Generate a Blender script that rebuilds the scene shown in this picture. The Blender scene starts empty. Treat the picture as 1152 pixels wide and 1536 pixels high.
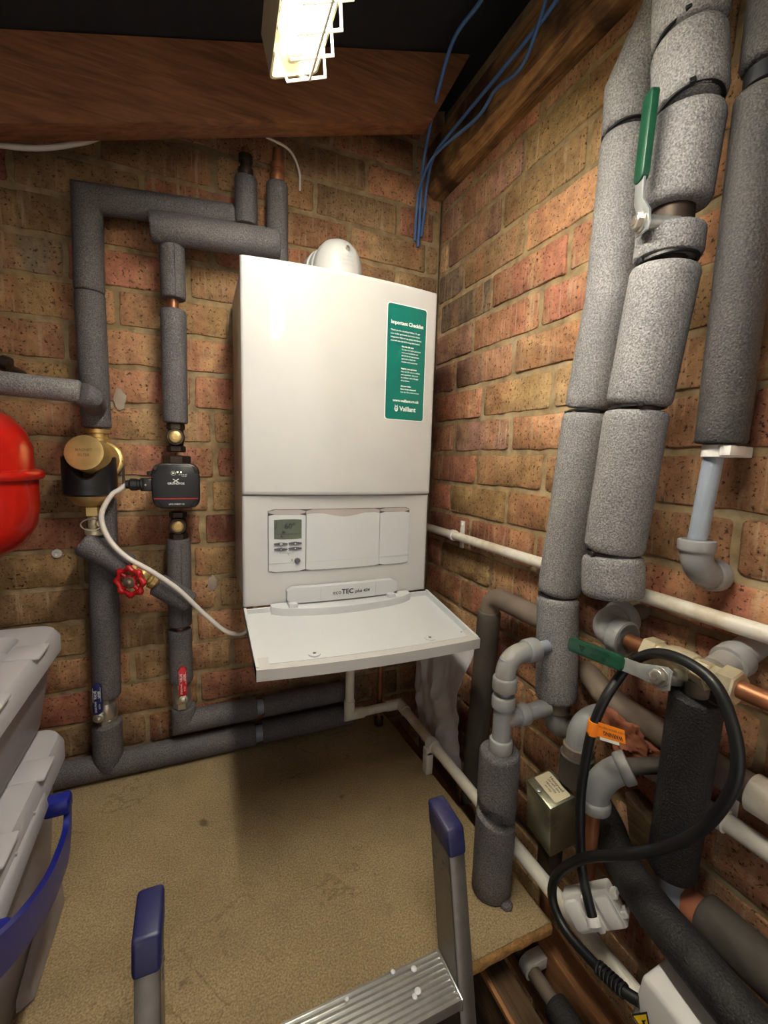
import bpy, bmesh, math, random
from mathutils import Vector, Matrix, noise
random.seed(7)
SC = bpy.context.scene
COL = SC.collection
V = Vector
PI = math.pi

# ------------------------------------------------------------------ helpers
def lin(r, g=None, b=None):
    if g is None: r, g, b = r
    f = lambda c: (c/255/12.92) if c/255 <= .04045 else ((c/255+.055)/1.055)**2.4
    return (f(r), f(g), f(b), 1)

def frame(d):
    d = V(d).normalized()
    a = V((0, 0, 1)) if abs(d.z) < .9 else V((0, 1, 0))
    u = d.cross(a).normalized()
    return d, u, d.cross(u).normalized()

class MB:
    """collects geometry for ONE mesh object"""
    def __init__(s): s.v = []; s.f = []; s.m = []; s.cur = 0
    def add(s, vs, fs):
        n = len(s.v); s.v += [tuple(p) for p in vs]
        for f in fs: s.f.append([n+i for i in f]); s.m.append(s.cur)
        return s
    def mat(s, i): s.cur = i; return s
    def bm(s, b, M=None):
        b.verts.ensure_lookup_table()
        for i, v in enumerate(b.verts): v.index = i
        s.add([(M @ v.co if M else v.co) for v in b.verts], [[v.index for v in f.verts] for f in b.faces]); b.free(); return s
    def box(s, lo, hi, bev=0, seg=2, M=None):
        b = bmesh.new(); bmesh.ops.create_cube(b, size=1)
        lo, hi = V(lo), V(hi); c = (lo+hi)/2; d = hi-lo
        for v in b.verts: v.co = V((v.co.x*d.x, v.co.y*d.y, v.co.z*d.z))+c
        if bev: bmesh.ops.bevel(b, geom=b.edges[:], offset=bev, segments=seg, affect='EDGES', profile=.5)
        return s.bm(b, M)
    def hexa(s, p, bev=0, seg=2):
        # p: 8 corners, bottom ring 0-3 then top ring 4-7
        b = bmesh.new(); vs = [b.verts.new(q) for q in p]
        for f in ((3,2,1,0),(4,5,6,7),(0,1,5,4),(1,2,6,5),(2,3,7,6),(3,0,4,7)): b.faces.new([vs[i] for i in f])
        bmesh.ops.recalc_face_normals(b, faces=b.faces[:])
        if bev: bmesh.ops.bevel(b, geom=b.edges[:], offset=bev, segments=seg, affect='EDGES', profile=.5)
        return s.bm(b)
    def prism(s, outline, fn, h0, h1, bev=0, seg=2):
        """outline of 2D points; fn(x, y, h) -> world point"""
        b = bmesh.new()
        lo = [b.verts.new((x, y, h0)) for x, y in outline]; hi = [b.verts.new((x, y, h1)) for x, y in outline]
        n = len(outline)
        b.faces.new(lo[::-1]); top = b.faces.new(hi)
        for i in range(n): b.faces.new([lo[i], lo[(i+1) % n], hi[(i+1) % n], hi[i]])
        bmesh.ops.recalc_face_normals(b, faces=b.faces[:])
        if bev: bmesh.ops.bevel(b, geom=[e for e in top.edges], offset=bev, segments=seg, affect='EDGES', profile=.5)
        for v in b.verts: v.co = V(fn(*v.co))
        return s.bm(b)
    def lathe(s, base, axis, prof, seg=28, cap0=True, cap1=True, rot=0):
        d, u, w = frame(axis); base = V(base); n = len(prof); vs = []; fs = []
        for r, h in prof:
            for k in range(seg):
                a = 2*PI*k/seg+rot; vs.append(base+d*h+(u*math.cos(a)+w*math.sin(a))*r)
        for i in range(n-1):
            for k in range(seg):
                k2 = (k+1) % seg; fs.append([i*seg+k, i*seg+k2, (i+1)*seg+k2, (i+1)*seg+k])
        if cap0: fs.append([k for k in range(seg)][::-1])
        if cap1: fs.append([(n-1)*seg+k for k in range(seg)])
        return s.add(vs, fs)
    def cyl(s, a, b, r, seg=24, ch=0):
        a, b = V(a), V(b); L = (b-a).length
        pr = [(r, 0), (r, L)] if not ch else [(r-ch, 0), (r, ch), (r, L-ch), (r-ch, L)]
        return s.lathe(a, b-a, pr, seg)
    def tube(s, pts, r, seg=20, rf=None, jit=0, cap=True):
        """r constant or list; mitred joints"""
        pts = [V(p) for p in pts]; n = len(pts); vs = []; fs = []
        tan = []
        for i in range(n):
            if i == 0: t = pts[1]-pts[0]
            elif i == n-1: t = pts[-1]-pts[-2]
            else: t = (pts[i]-pts[i-1]).normalized()+(pts[i+1]-pts[i]).normalized()
            tan.append(t.normalized())
        d, u, w = frame(tan[0])
        for i in range(n):
            t = tan[i]
            u = (u-t*u.dot(t)).normalized(); w = t.cross(u)
            # mitre stretch
            k = 1.0; ax = None
            if 0 < i < n-1:
                a = (pts[i]-pts[i-1]).normalized(); c = a.dot(t)
                if c < .995:
                    k = 1/max(c, .3); ax = (a-t*a.dot(t)).normalized()
            rr = r[i] if isinstance(r, (list, tuple)) else r
            for q in range(seg):
                an = 2*PI*q/seg
                o = (u*math.cos(an)+w*math.sin(an))*rr
                if jit: o *= 1+jit*noise.noise((pts[i]+o)*28)+jit*.5*noise.noise((pts[i]+o)*75)
                if ax: o += ax*o.dot(ax)*(k-1)
                vs.append(pts[i]+o)
        for i in range(n-1):
            for q in range(seg):
                q2 = (q+1) % seg; fs.append([i*seg+q, i*seg+q2, (i+1)*seg+q2, (i+1)*seg+q])
        if cap:
            fs.append(list(range(seg))[::-1]); fs.append([(n-1)*seg+q for q in range(seg)])
        return s.add(vs, fs)
    def sphere(s, c, r, seg=24, rings=14, sc=(1, 1, 1), jit=0, M=None, jf=1):
        c = V(c); vs = []; fs = []
        for i in range(1, rings):
            a = PI*i/rings
            for k in range(seg):
                b = 2*PI*k/seg; vs.append(V((math.sin(a)*math.cos(b), math.sin(a)*math.sin(b), math.cos(a))))
        vs += [V((0, 0, 1)), V((0, 0, -1))]
        for i in range(rings-2):
            for k in range(seg):
                k2 = (k+1) % seg; fs.append([i*seg+k, (i+1)*seg+k, (i+1)*seg+k2, i*seg+k2])
        T, B = len(vs)-2, len(vs)-1
        for k in range(seg):
            k2 = (k+1) % seg; fs.append([T, k, k2]); fs.append([B, (rings-2)*seg+k2, (rings-2)*seg+k])
        out = []
        for p in vs:
            q = V((p.x*r*sc[0], p.y*r*sc[1], p.z*r*sc[2]))
            if jit: q *= 1+jit*noise.noise((q+c)*22*jf)+jit*.6*noise.noise((q+c)*55*jf)
            if M: q = M @ q
            out.append(q+c)
        return s.add(out, fs)
    def build(s, name, mats, parent=None, angle=40, loc=None):
        me = bpy.data.meshes.new(name)
        off = V(loc) if loc else (parent_world(parent) if parent else V((0, 0, 0)))
        me.from_pydata([tuple(V(p)-off) for p in s.v], [], s.f); me.update()
        ms = mats if isinstance(mats, (list, tuple)) else [mats]
        for m in ms: me.materials.append(m)
        me.polygons.foreach_set('material_index', s.m)
        me.polygons.foreach_set('use_smooth', [True]*len(s.f))
        b = bmesh.new(); b.from_mesh(me); bmesh.ops.recalc_face_normals(b, faces=b.faces[:]); b.to_mesh(me); b.free()
        me.set_sharp_from_angle(angle=math.radians(angle))
        o = bpy.data.objects.new(name, me); COL.objects.link(o)
        if parent: o.parent = parent
        if loc: o.location = loc
        return o

def parent_world(p):
    t = V((0, 0, 0))
    while p: t += p.location; p = p.parent
    return t

def tag(o, label, cat, group=None, kind=None):
    o['label'] = label; o['category'] = cat
    if group: o['group'] = group
    if kind: o['kind'] = kind
    return o

def thing(name, loc, label, cat, group=None):
    o = bpy.data.objects.new(name, None); COL.objects.link(o); o.location = loc; o.empty_display_size = .02
    return tag(o, label, cat, group)

def curve(pts, n=10):
    """Catmull-Rom resample"""
    pts = [V(p) for p in pts]; P = [pts[0]*2-pts[1]]+pts+[pts[-1]*2-pts[-2]]; out = []
    for i in range(1, len(P)-2):
        a, b, c, d = P[i-1:i+3]
        for k in range(n):
            t = k/n
            out.append(.5*((2*b)+(c-a)*t+(2*a-5*b+4*c-d)*t*t+(3*b-a-3*c+d)*t**3))
    out.append(pts[-1]); return out

def dense(pts, step=.02):
    pts = [V(p) for p in pts]; out = []
    for a, b in zip(pts, pts[1:]):
        n = max(1, int((b-a).length/step))
        out += [a.lerp(b, k/n) for k in range(n)]
    return out+[pts[-1]]

def bend(a, c, b, r, n=9):
    """points a -> rounded corner at c -> b"""
    a, c, b = V(a), V(c), V(b); d0 = (a-c).normalized(); d1 = (b-c).normalized()
    p, q = c+d0*r, c+d1*r; out = [a]
    for k in range(n+1):
        t = k/n; out.append(p*(1-t)**2+c*2*t*(1-t)+q*t*t)
    return out+[b]

def sleeve(mb, pts, r, rnd=.007, jit=.018, seg=26, hole=None):
    """a length of foam tube with softened ends"""
    pts = dense(pts, .018)
    d0 = (pts[1]-pts[0]).normalized(); d1 = (pts[-1]-pts[-2]).normalized()
    P = [pts[0], pts[0]+d0*rnd*.3, pts[0]+d0*rnd]; R = [r-rnd*.75, r-rnd*.25, r]
    for p in pts[1:-1]:
        if (p-pts[0]).length > rnd*1.3 and (p-pts[-1]).length > rnd*1.3: P.append(p); R.append(r)
    P += [pts[-1]-d1*rnd, pts[-1]-d1*rnd*.3, pts[-1]]; R += [r, r-rnd*.25, r-rnd*.75]
    mb.tube(P, R, seg, jit=jit); return mb

_tc = {}
def text_geo(body, size, bold=0, align='CENTER', shear=0):
    c = bpy.data.curves.new('t', 'FONT'); c.body = body; c.size = size; c.align_x = align; c.align_y = 'CENTER'
    c.offset = bold*size; c.resolution_u = 3; c.shear = shear
    o = bpy.data.objects.new('t', c); COL.objects.link(o)
    dg = bpy.context.evaluated_depsgraph_get(); ev = o.evaluated_get(dg); me = ev.to_mesh()
    vs = [v.co.copy() for v in me.vertices]; fs = [list(p.vertices) for p in me.polygons]
    ev.to_mesh_clear(); bpy.data.objects.remove(o); bpy.data.curves.remove(c)
    return vs, fs
def text(mb, body, size, fn, x=0, y=0, **k):
    """fn(x, y) -> world"""
    w = k.pop('width', None)
    vs, fs = text_geo(body, size, **k)
    sx = 1
    if w and vs:
        ww = max(p.x for p in vs)-min(p.x for p in vs); sx = w/ww
    mb.add([fn(x+p.x*sx, y+p.y) for p in vs], fs)

def rrect(x0, y0, x1, y1, r, n=5):
    out = []
    for cx, cy, a0 in ((x1-r, y1-r, 0), (x0+r, y1-r, 90), (x0+r, y0+r, 180), (x1-r, y0+r, 270)):
        for k in range(n+1):
            a = math.radians(a0+90*k/n); out.append((cx+r*math.cos(a), cy+r*math.sin(a)))
    return out

# ------------------------------------------------------------------ materials
def nodes(name):
    m = bpy.data.materials.new(name); m.use_nodes = True; nt = m.node_tree
    bs = nt.nodes['Principled BSDF']; return m, nt, bs, nt.links
def N(nt, t, **k):
    n = nt.nodes.new(t)
    for a, b in k.items():
        if a.startswith('i_'):
            key = a[2:]; n.inputs[int(key) if key.isdigit() else key.replace('_', ' ')].default_value = b
        else: setattr(n, a, b)
    return n
def ramp(nt, stops, fac=None):
    r = nt.nodes.new('ShaderNodeValToRGB'); e = r.color_ramp.elements
    e[0].position, e[0].color = stops[0]; e[1].position, e[1].color = stops[1]
    for p, c in stops[2:]:
        x = e.new(p); x.color = c
    if fac: nt.links.new(fac, r.inputs[0])
    return r
def mix(nt, fac, a, b, blend='MIX'):
    n = nt.nodes.new('ShaderNodeMix'); n.data_type = 'RGBA'; n.blend_type = blend
    for sock, val in ((0, fac), (6, a), (7, b)):
        if hasattr(val, 'links'): nt.links.new(val, n.inputs[sock])
        else: n.inputs[sock].default_value = val
    return n.outputs[2]
def plain(name, col, rough=.5, metal=0, var=.12, scale=40, bump=0, bscale=200, coat=0, spec=.5, dirt=None):
    m, nt, bs, L = nodes(name)
    tc = N(nt, 'ShaderNodeNewGeometry')
    no = N(nt, 'ShaderNodeTexNoise', i_Scale=scale, i_Detail=4.0); L.new(tc.outputs['Position'], no.inputs['Vector'])
    d = tuple(c*(1-var) for c in col[:3])+(1,); l = tuple(min(1, c*(1+var)) for c in col[:3])+(1,)
    r = ramp(nt, [(.3, d), (.7, l)], no.outputs[0]); out = r.outputs[0]
    if dirt:
        n2 = N(nt, 'ShaderNodeTexNoise', i_Scale=9.0, i_Detail=6.0, i_Roughness=.7); L.new(tc.outputs['Position'], n2.inputs['Vector'])
        r2 = ramp(nt, [(.5, (0, 0, 0, 1)), (.72, (1, 1, 1, 1))], n2.outputs[0])
        out = mix(nt, r2.outputs[0], out, dirt)
    L.new(out, bs.inputs['Base Color'])
    bs.inputs['Roughness'].default_value = rough; bs.inputs['Metallic'].default_value = metal
    bs.inputs['Coat Weight'].default_value = coat; bs.inputs['Coat Roughness'].default_value = .03
    bs.inputs['Specular IOR Level'].default_value = spec
    if bump:
        n3 = N(nt, 'ShaderNodeTexNoise', i_Scale=bscale, i_Detail=3.0); L.new(tc.outputs['Position'], n3.inputs['Vector'])
        b = N(nt, 'ShaderNodeBump', i_Strength=bump, i_Distance=.002); L.new(n3.outputs[0], b.inputs['Height']); L.new(b.outputs[0], bs.inputs['Normal'])
    return m
def foam(name, col):
    m, nt, bs, L = nodes(name)
    g = N(nt, 'ShaderNodeNewGeometry')
    n1 = N(nt, 'ShaderNodeTexNoise', i_Scale=430.0, i_Detail=3.0); L.new(g.outputs['Position'], n1.inputs['Vector'])
    n2 = N(nt, 'ShaderNodeTexNoise', i_Scale=14.0, i_Detail=4.0); L.new(g.outputs['Position'], n2.inputs['Vector'])
    c1 = ramp(nt, [(.34, tuple(c*.55 for c in col[:3])+(1,)), (.68, tuple(min(1, c*1.45) for c in col[:3])+(1,))], n1.outputs[0])
    c2 = ramp(nt, [(.3, (.82, .82, .82, 1)), (.75, (1.1, 1.08, 1.05, 1))], n2.outputs[0])
    L.new(mix(nt, 1.0, c1.outputs[0], c2.outputs[0], 'MULTIPLY'), bs.inputs['Base Color'])
    bs.inputs['Roughness'].default_value = .62; bs.inputs['Specular IOR Level'].default_value = .35
    b = N(nt, 'ShaderNodeBump', i_Strength=.75, i_Distance=.0025)
    n3 = N(nt, 'ShaderNodeTexNoise', i_Scale=330.0, i_Detail=3.0); L.new(g.outputs['Position'], n3.inputs['Vector'])
    L.new(n3.outputs[0], b.inputs['Height']); L.new(b.outputs[0], bs.inputs['Normal'])
    return m
def brickmat():
    m, nt, bs, L = nodes('weathered_stock_brick')
    at = N(nt, 'ShaderNodeVertexColor', layer_name='tone'); g = N(nt, 'ShaderNodeNewGeometry')
    def tex(scale, detail, rough=.6, vscale=None):
        n = N(nt, 'ShaderNodeTexNoise', i_Scale=scale, i_Detail=detail, i_Roughness=rough)
        if vscale:
            mp = N(nt, 'ShaderNodeMapping'); mp.inputs['Scale'].default_value = vscale
            L.new(g.outputs['Position'], mp.inputs['Vector']); L.new(mp.outputs[0], n.inputs['Vector'])
        else: L.new(g.outputs['Position'], n.inputs['Vector'])
        return n.outputs[0]
    mot = ramp(nt, [(.28, (.50, .46, .42, 1)), (.5, (1.02, 1.02, 1.02, 1)), (.74, (1.5, 1.46, 1.36, 1))], tex(34, 9, .78))
    c = mix(nt, 1.0, at.outputs[0], mot.outputs[0], 'MULTIPLY')
    # kiss marks: upright bands of buff and of red across each face
    hue = ramp(nt, [(.50, (0, 0, 0, 1)), (.56, (1, 1, 1, 1))], tex(11, 2, .5, (1, 1, .22)))
    c = mix(nt, mix(nt, 1.0, hue.outputs[0], (.5, .5, .5, 1), 'MULTIPLY'), c, mix(nt, 1.0, lin(194, 158, 112), mot.outputs[0], 'MULTIPLY'))
    hu2 = ramp(nt, [(.55, (0, 0, 0, 1)), (.60, (1, 1, 1, 1))], tex(8.3, 2, .5, (1.3, 1.3, .25)))
    c = mix(nt, mix(nt, 1.0, hu2.outputs[0], (.45, .45, .45, 1), 'MULTIPLY'), c, mix(nt, 1.0, lin(176, 116, 92), mot.outputs[0], 'MULTIPLY'))
    # dark pits
    pit = ramp(nt, [(.36, (.9, .9, .9, 1)), (.43, (0, 0, 0, 1))], tex(150, 4, .65))
    c = mix(nt, pit.outputs[0], c, lin(62, 42, 26))
    # pale lime runs
    st = ramp(nt, [(.53, (0, 0, 0, 1)), (.66, (1, 1, 1, 1))], tex(1, 3, .6, (95, 95, 7)))
    st2 = ramp(nt, [(.42, (0, 0, 0, 1)), (.62, (1, 1, 1, 1))], tex(5, 2))
    sf = mix(nt, 1.0, st.outputs[0], st2.outputs[0], 'MULTIPLY')
    sf = mix(nt, 1.0, sf, (.75, .75, .75, 1), 'MULTIPLY')
    c = mix(nt, sf, c, lin(206, 182, 150))
    so = ramp(nt, [(.40, (.42, .36, .30, 1)), (.6, (1, 1, 1, 1))], tex(3.2, 4, .6))
    c = mix(nt, .7, c, mix(nt, 1.0, c, so.outputs[0], 'MULTIPLY'))
    L.new(c, bs.inputs['Base Color']); bs.inputs['Roughness'].default_value = .86; bs.inputs['Specular IOR Level'].default_value = .25
    b = N(nt, 'ShaderNodeBump', i_Strength=.8, i_Distance=.005); b2 = N(nt, 'ShaderNodeBump', i_Strength=.5, i_Distance=.002)
    L.new(tex(45, 6, .7), b.inputs['Height']); L.new(tex(220, 3), b2.inputs['Height']); L.new(b.outputs[0], b2.inputs['Normal'])
    L.new(b2.outputs[0], bs.inputs['Normal']); return m
def woodmat(name, dark, light, axis=(1, 12, 12), scale=6, rough=.7, stain=None):
    m, nt, bs, L = nodes(name)
    g = N(nt, 'ShaderNodeNewGeometry'); mp = N(nt, 'ShaderNodeMapping'); mp.inputs['Scale'].default_value = axis
    L.new(g.outputs['Position'], mp.inputs['Vector'])
    n = N(nt, 'ShaderNodeTexNoise', i_Scale=scale, i_Detail=8.0, i_Roughness=.65, i_Distortion=.6); L.new(mp.outputs[0], n.inputs['Vector'])
    r = ramp(nt, [(.3, dark), (.7, light)], n.outputs[0]); c = r.outputs[0]
    if stain:
        n2 = N(nt, 'ShaderNodeTexNoise', i_Scale=7.0, i_Detail=5.0); L.new(g.outputs['Position'], n2.inputs['Vector'])
        r2 = ramp(nt, [(.46, (0, 0, 0, 1)), (.6, (1, 1, 1, 1))], n2.outputs[0]); c = mix(nt, r2.outputs[0], c, stain)
    L.new(c, bs.inputs['Base Color']); bs.inputs['Roughness'].default_value = rough; bs.inputs['Specular IOR Level'].default_value = .3
    b = N(nt, 'ShaderNodeBump', i_Strength=.5, i_Distance=.003); L.new(n.outputs[0], b.inputs['Height']); L.new(b.outputs[0], bs.inputs['Normal'])
    return m
def chipboard():
    m, nt, bs, L = nodes('old_chipboard')
    g = N(nt, 'ShaderNodeNewGeometry')
    def tex(t, scale, **k):
        n = N(nt, t, i_Scale=scale, **k); L.new(g.outputs['Position'], n.inputs['Vector']); return n
    a = tex('ShaderNodeTexNoise', 330.0, i_Detail=4.0)
    c = ramp(nt, [(.28, lin(124, 106, 78)), (.5, lin(158, 139, 106)), (.74, lin(186, 166, 130))], a.outputs[0]).outputs[0]
    d = tex('ShaderNodeTexNoise', 5.0, i_Detail=6.0, i_Roughness=.6)
    c = mix(nt, 1.0, c, ramp(nt, [(.3, (.72, .70, .66, 1)), (.7, (1.08, 1.06, 1.02, 1))], d.outputs[0]).outputs[0], 'MULTIPLY')
    # water marks: thin wandering dark lines
    w = N(nt, 'ShaderNodeTexNoise', i_Scale=6.5, i_Detail=5.0, i_Roughness=.55, i_Distortion=.5); L.new(g.outputs['Position'], w.inputs['Vector'])
    ln = ramp(nt, [(.485, (0, 0, 0, 1)), (.498, (1, 1, 1, 1)), (.511, (0, 0, 0, 1))], w.outputs[0])
    e = tex('ShaderNodeTexNoise', 3.3, i_Detail=2.0)
    em = ramp(nt, [(.46, (0, 0, 0, 1)), (.56, (1, 1, 1, 1))], e.outputs[0])
    f = mix(nt, 1.0, mix(nt, 1.0, ln.outputs[0], em.outputs[0], 'MULTIPLY'), (.42, .42, .42, 1), 'MULTIPLY')
    c = mix(nt, f, c, lin(72, 56, 34))
    sp = tex('ShaderNodeTexNoise', 22.0, i_Detail=2.0)
    spm = ramp(nt, [(.70, (0, 0, 0, 1)), (.78, (.7, .7, .7, 1))], sp.outputs[0])
    c = mix(nt, spm.outputs[0], c, lin(74, 60, 38))
    L.new(c, bs.inputs['Base Color']); bs.inputs['Roughness'].default_value = .8; bs.inputs['Specular IOR Level'].default_value = .25
    b = N(nt, 'ShaderNodeBump', i_Strength=.35, i_Distance=.002); L.new(a.outputs[0], b.inputs['Height']); L.new(b.outputs[0], bs.inputs['Normal'])
    return m
def frosted(name, col, clear):
    m, nt, bs, L = nodes(name)
    bs.inputs['Base Color'].default_value = col; bs.inputs['Roughness'].default_value = .32
    tr = N(nt, 'ShaderNodeBsdfTranslucent'); tr.inputs[0].default_value = col
    tp = N(nt, 'ShaderNodeBsdfTransparent'); tp.inputs[0].default_value = (.95, .94, .95, 1)
    m1 = N(nt, 'ShaderNodeMixShader', i_0=.35); m2 = N(nt, 'ShaderNodeMixShader', i_0=clear)
    L.new(bs.outputs[0], m1.inputs[1]); L.new(tr.outputs[0], m1.inputs[2]); L.new(m1.outputs[0], m2.inputs[1]); L.new(tp.outputs[0], m2.inputs[2])
    L.new(m2.outputs[0], nt.nodes['Material Output'].inputs['Surface']); return m
def emit(name, col, s):
    m, nt, bs, L = nodes(name); bs.inputs['Base Color'].default_value = (.8, .8, .8, 1)
    bs.inputs['Emission Color'].default_value = col; bs.inputs['Emission Strength'].default_value = s; return m

M = dict(
 brick=brickmat(), mortar=plain('sandy_mortar', lin(146, 124, 90), .95, var=.38, scale=34, bump=1, bscale=80, dirt=lin(178, 160, 128)),
 foamL=foam('pale_grey_foam', lin(134, 132, 133)), foamM=foam('mid_grey_foam', lin(102, 98, 100)), foamD=foam('dark_grey_foam', lin(66, 63, 63)),
 foamB=foam('charcoal_foam', lin(42, 40, 40)),
 white=plain('white_enamel', lin(196, 195, 193), .55, var=.01, coat=.55, bump=.03, bscale=160, spec=.15), tray=plain('white_moulding', lin(200, 202, 203), .35, var=.01),
 lip=plain('pale_grey_moulding', lin(188, 186, 182), .35, var=.02), taupe=plain('taupe_strip', lin(172, 162, 158), .4, var=.02),
 groove=plain('dark_gap', lin(84, 82, 80), .8), lcd=plain('green_grey_lcd', lin(78, 86, 72), .15, var=.06), ink=plain('black_print', lin(40, 40, 42), .6),
 button=plain('grey_rubber', lin(84, 84, 90), .5), side=plain('galvanised_casing', lin(190, 190, 190), .25, var=.03),
 teal=plain('teal_vinyl', lin(14, 106, 96), .3, var=.03), paper=plain('white_print', lin(240, 240, 236), .5, var=.01),
 flue=plain('flue_white', lin(205, 205, 204), .35, var=.02),
 wpipe=plain('white_overflow_plastic', lin(228, 222, 208), .35, var=.05, dirt=lin(190, 170, 140)), wplas=plain('white_plastic', lin(226, 222, 216), .4, var=.02),
 gpf=plain('grey_push_fit_plastic', lin(146, 146, 146), .45, var=.06, dirt=lin(136, 124, 112)), gpipe=plain('grey_plastic_pipe', lin(142, 150, 162), .4, var=.04),
 gdirty=plain('dusty_grey_pipe', lin(112, 98, 86), .7, var=.2, scale=15), ddirty=plain('dusty_dark_pipe', lin(74, 68, 62), .75, var=.2, scale=15),
 copper=plain('copper', lin(158, 104, 72), .42, .6, var=.3, scale=18), brass=plain('brass', lin(206, 176, 116), .42, .75, var=.2, scale=30),
 brassd=plain('etched_brass', lin(150, 118, 70), .6, .5), palebrass=plain('pale_brass', lin(214, 202, 172), .4, .6, var=.15, scale=40), nickel=plain('nickel_plate', lin(200, 194, 182), .28, .85, var=.1),
 castdark=plain('dark_cast_iron', lin(64, 52, 44), .5, .6, var=.3), black=plain('black_plastic', lin(26, 26, 28), .35, var=.1), blackm=plain('black_rubber', lin(20, 20, 21), .45, var=.2),
 wcable=plain('white_flex', lin(226, 218, 208), .4, var=.02), bcable=plain('blue_flex', lin(82, 124, 182), .4, var=.1),
 red=plain('red_enamel', lin(186, 26, 16), .28, var=.05, coat=.3), redh=plain('red_cast_wheel', lin(172, 26, 30), .35, var=.1), redp=plain('red_vinyl', lin(196, 24, 34), .35),
 navy=plain('navy_vinyl', lin(24, 30, 84), .4), blue=plain('blue_plastic', lin(22, 32, 120), .32, var=.04), bluecap=plain('scuffed_blue_plastic', lin(30, 32, 80), .42, var=.12, dirt=lin(84, 80, 96)),
 green=plain('green_vinyl', lin(18, 66, 46), .35, var=.08), dgreen=plain('dark_green_print', lin(10, 50, 34), .5), steel=plain('zinc_steel', lin(196, 200, 198), .35, .75, var=.12, scale=60),
 alu=plain('dull_aluminium', lin(124, 119, 113), .42, .7, var=.1, scale=60), alub=plain('bright_aluminium', lin(222, 220, 216), .28, .9, var=.08, scale=80),
 tin=plain('zinc_plated_box', lin(176, 176, 150), .35, .75, var=.15, scale=14, dirt=lin(120, 112, 90)), label=plain('aged_label', lin(220, 206, 172), .6, var=.06),
 orange=plain('orange_tag', lin(250, 140, 36), .5, var=.02), putty=plain('brown_sealing_foam', lin(160, 98, 70), .8, var=.25, scale=20),
 rafter=woodmat('dark_sawn_timber', lin(96, 62, 42), lin(156, 104, 68), (1.2, 14, 14)), plate=woodmat('split_weathered_timber', lin(84, 56, 36), lin(196, 146, 92), (16, 1.4, 16), stain=lin(70, 44, 28)),
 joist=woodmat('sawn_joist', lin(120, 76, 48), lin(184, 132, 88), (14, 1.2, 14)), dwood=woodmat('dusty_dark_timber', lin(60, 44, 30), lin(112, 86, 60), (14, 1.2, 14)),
 chip=chipboard(), edge=plain('raw_chipboard_edge', lin(168, 126, 74), .9, var=.35, scale=120, bump=1, bscale=160),
 felt=plain('black_roof_felt', lin(30, 29, 34), .9, var=.2), conc=plain('dusty_concrete', lin(104, 96, 86), .9, var=.2, scale=8),
 tubm=frosted('frosted_polypropylene', (.60, .56, .585, 1), .36), lidm=frosted('frosted_lid', (.70, .68, .69, 1), .12),
 patch=plain('old_filler', lin(168, 152, 136), .8, var=.1), sheet=plain('milky_polythene', lin(206, 200, 204), .35, var=.05), sack=plain('dark_blue_polythene', lin(44, 52, 66), .3, var=.25, scale=10),
 lampw=plain('cream_lamp_enamel', lin(236, 230, 196), .35, var=.01), tube=emit('lit_lamp_tube', (1, .96, .90, 1), 1.0),
 led=emit('lit_green_led', (.9, 1, .3, 1), 6), dia=plain('wire_paint', lin(238, 234, 214), .4, var=.01),
)
M['yellow'] = plain('yellow_warning', lin(240, 200, 40), .5)
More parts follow.
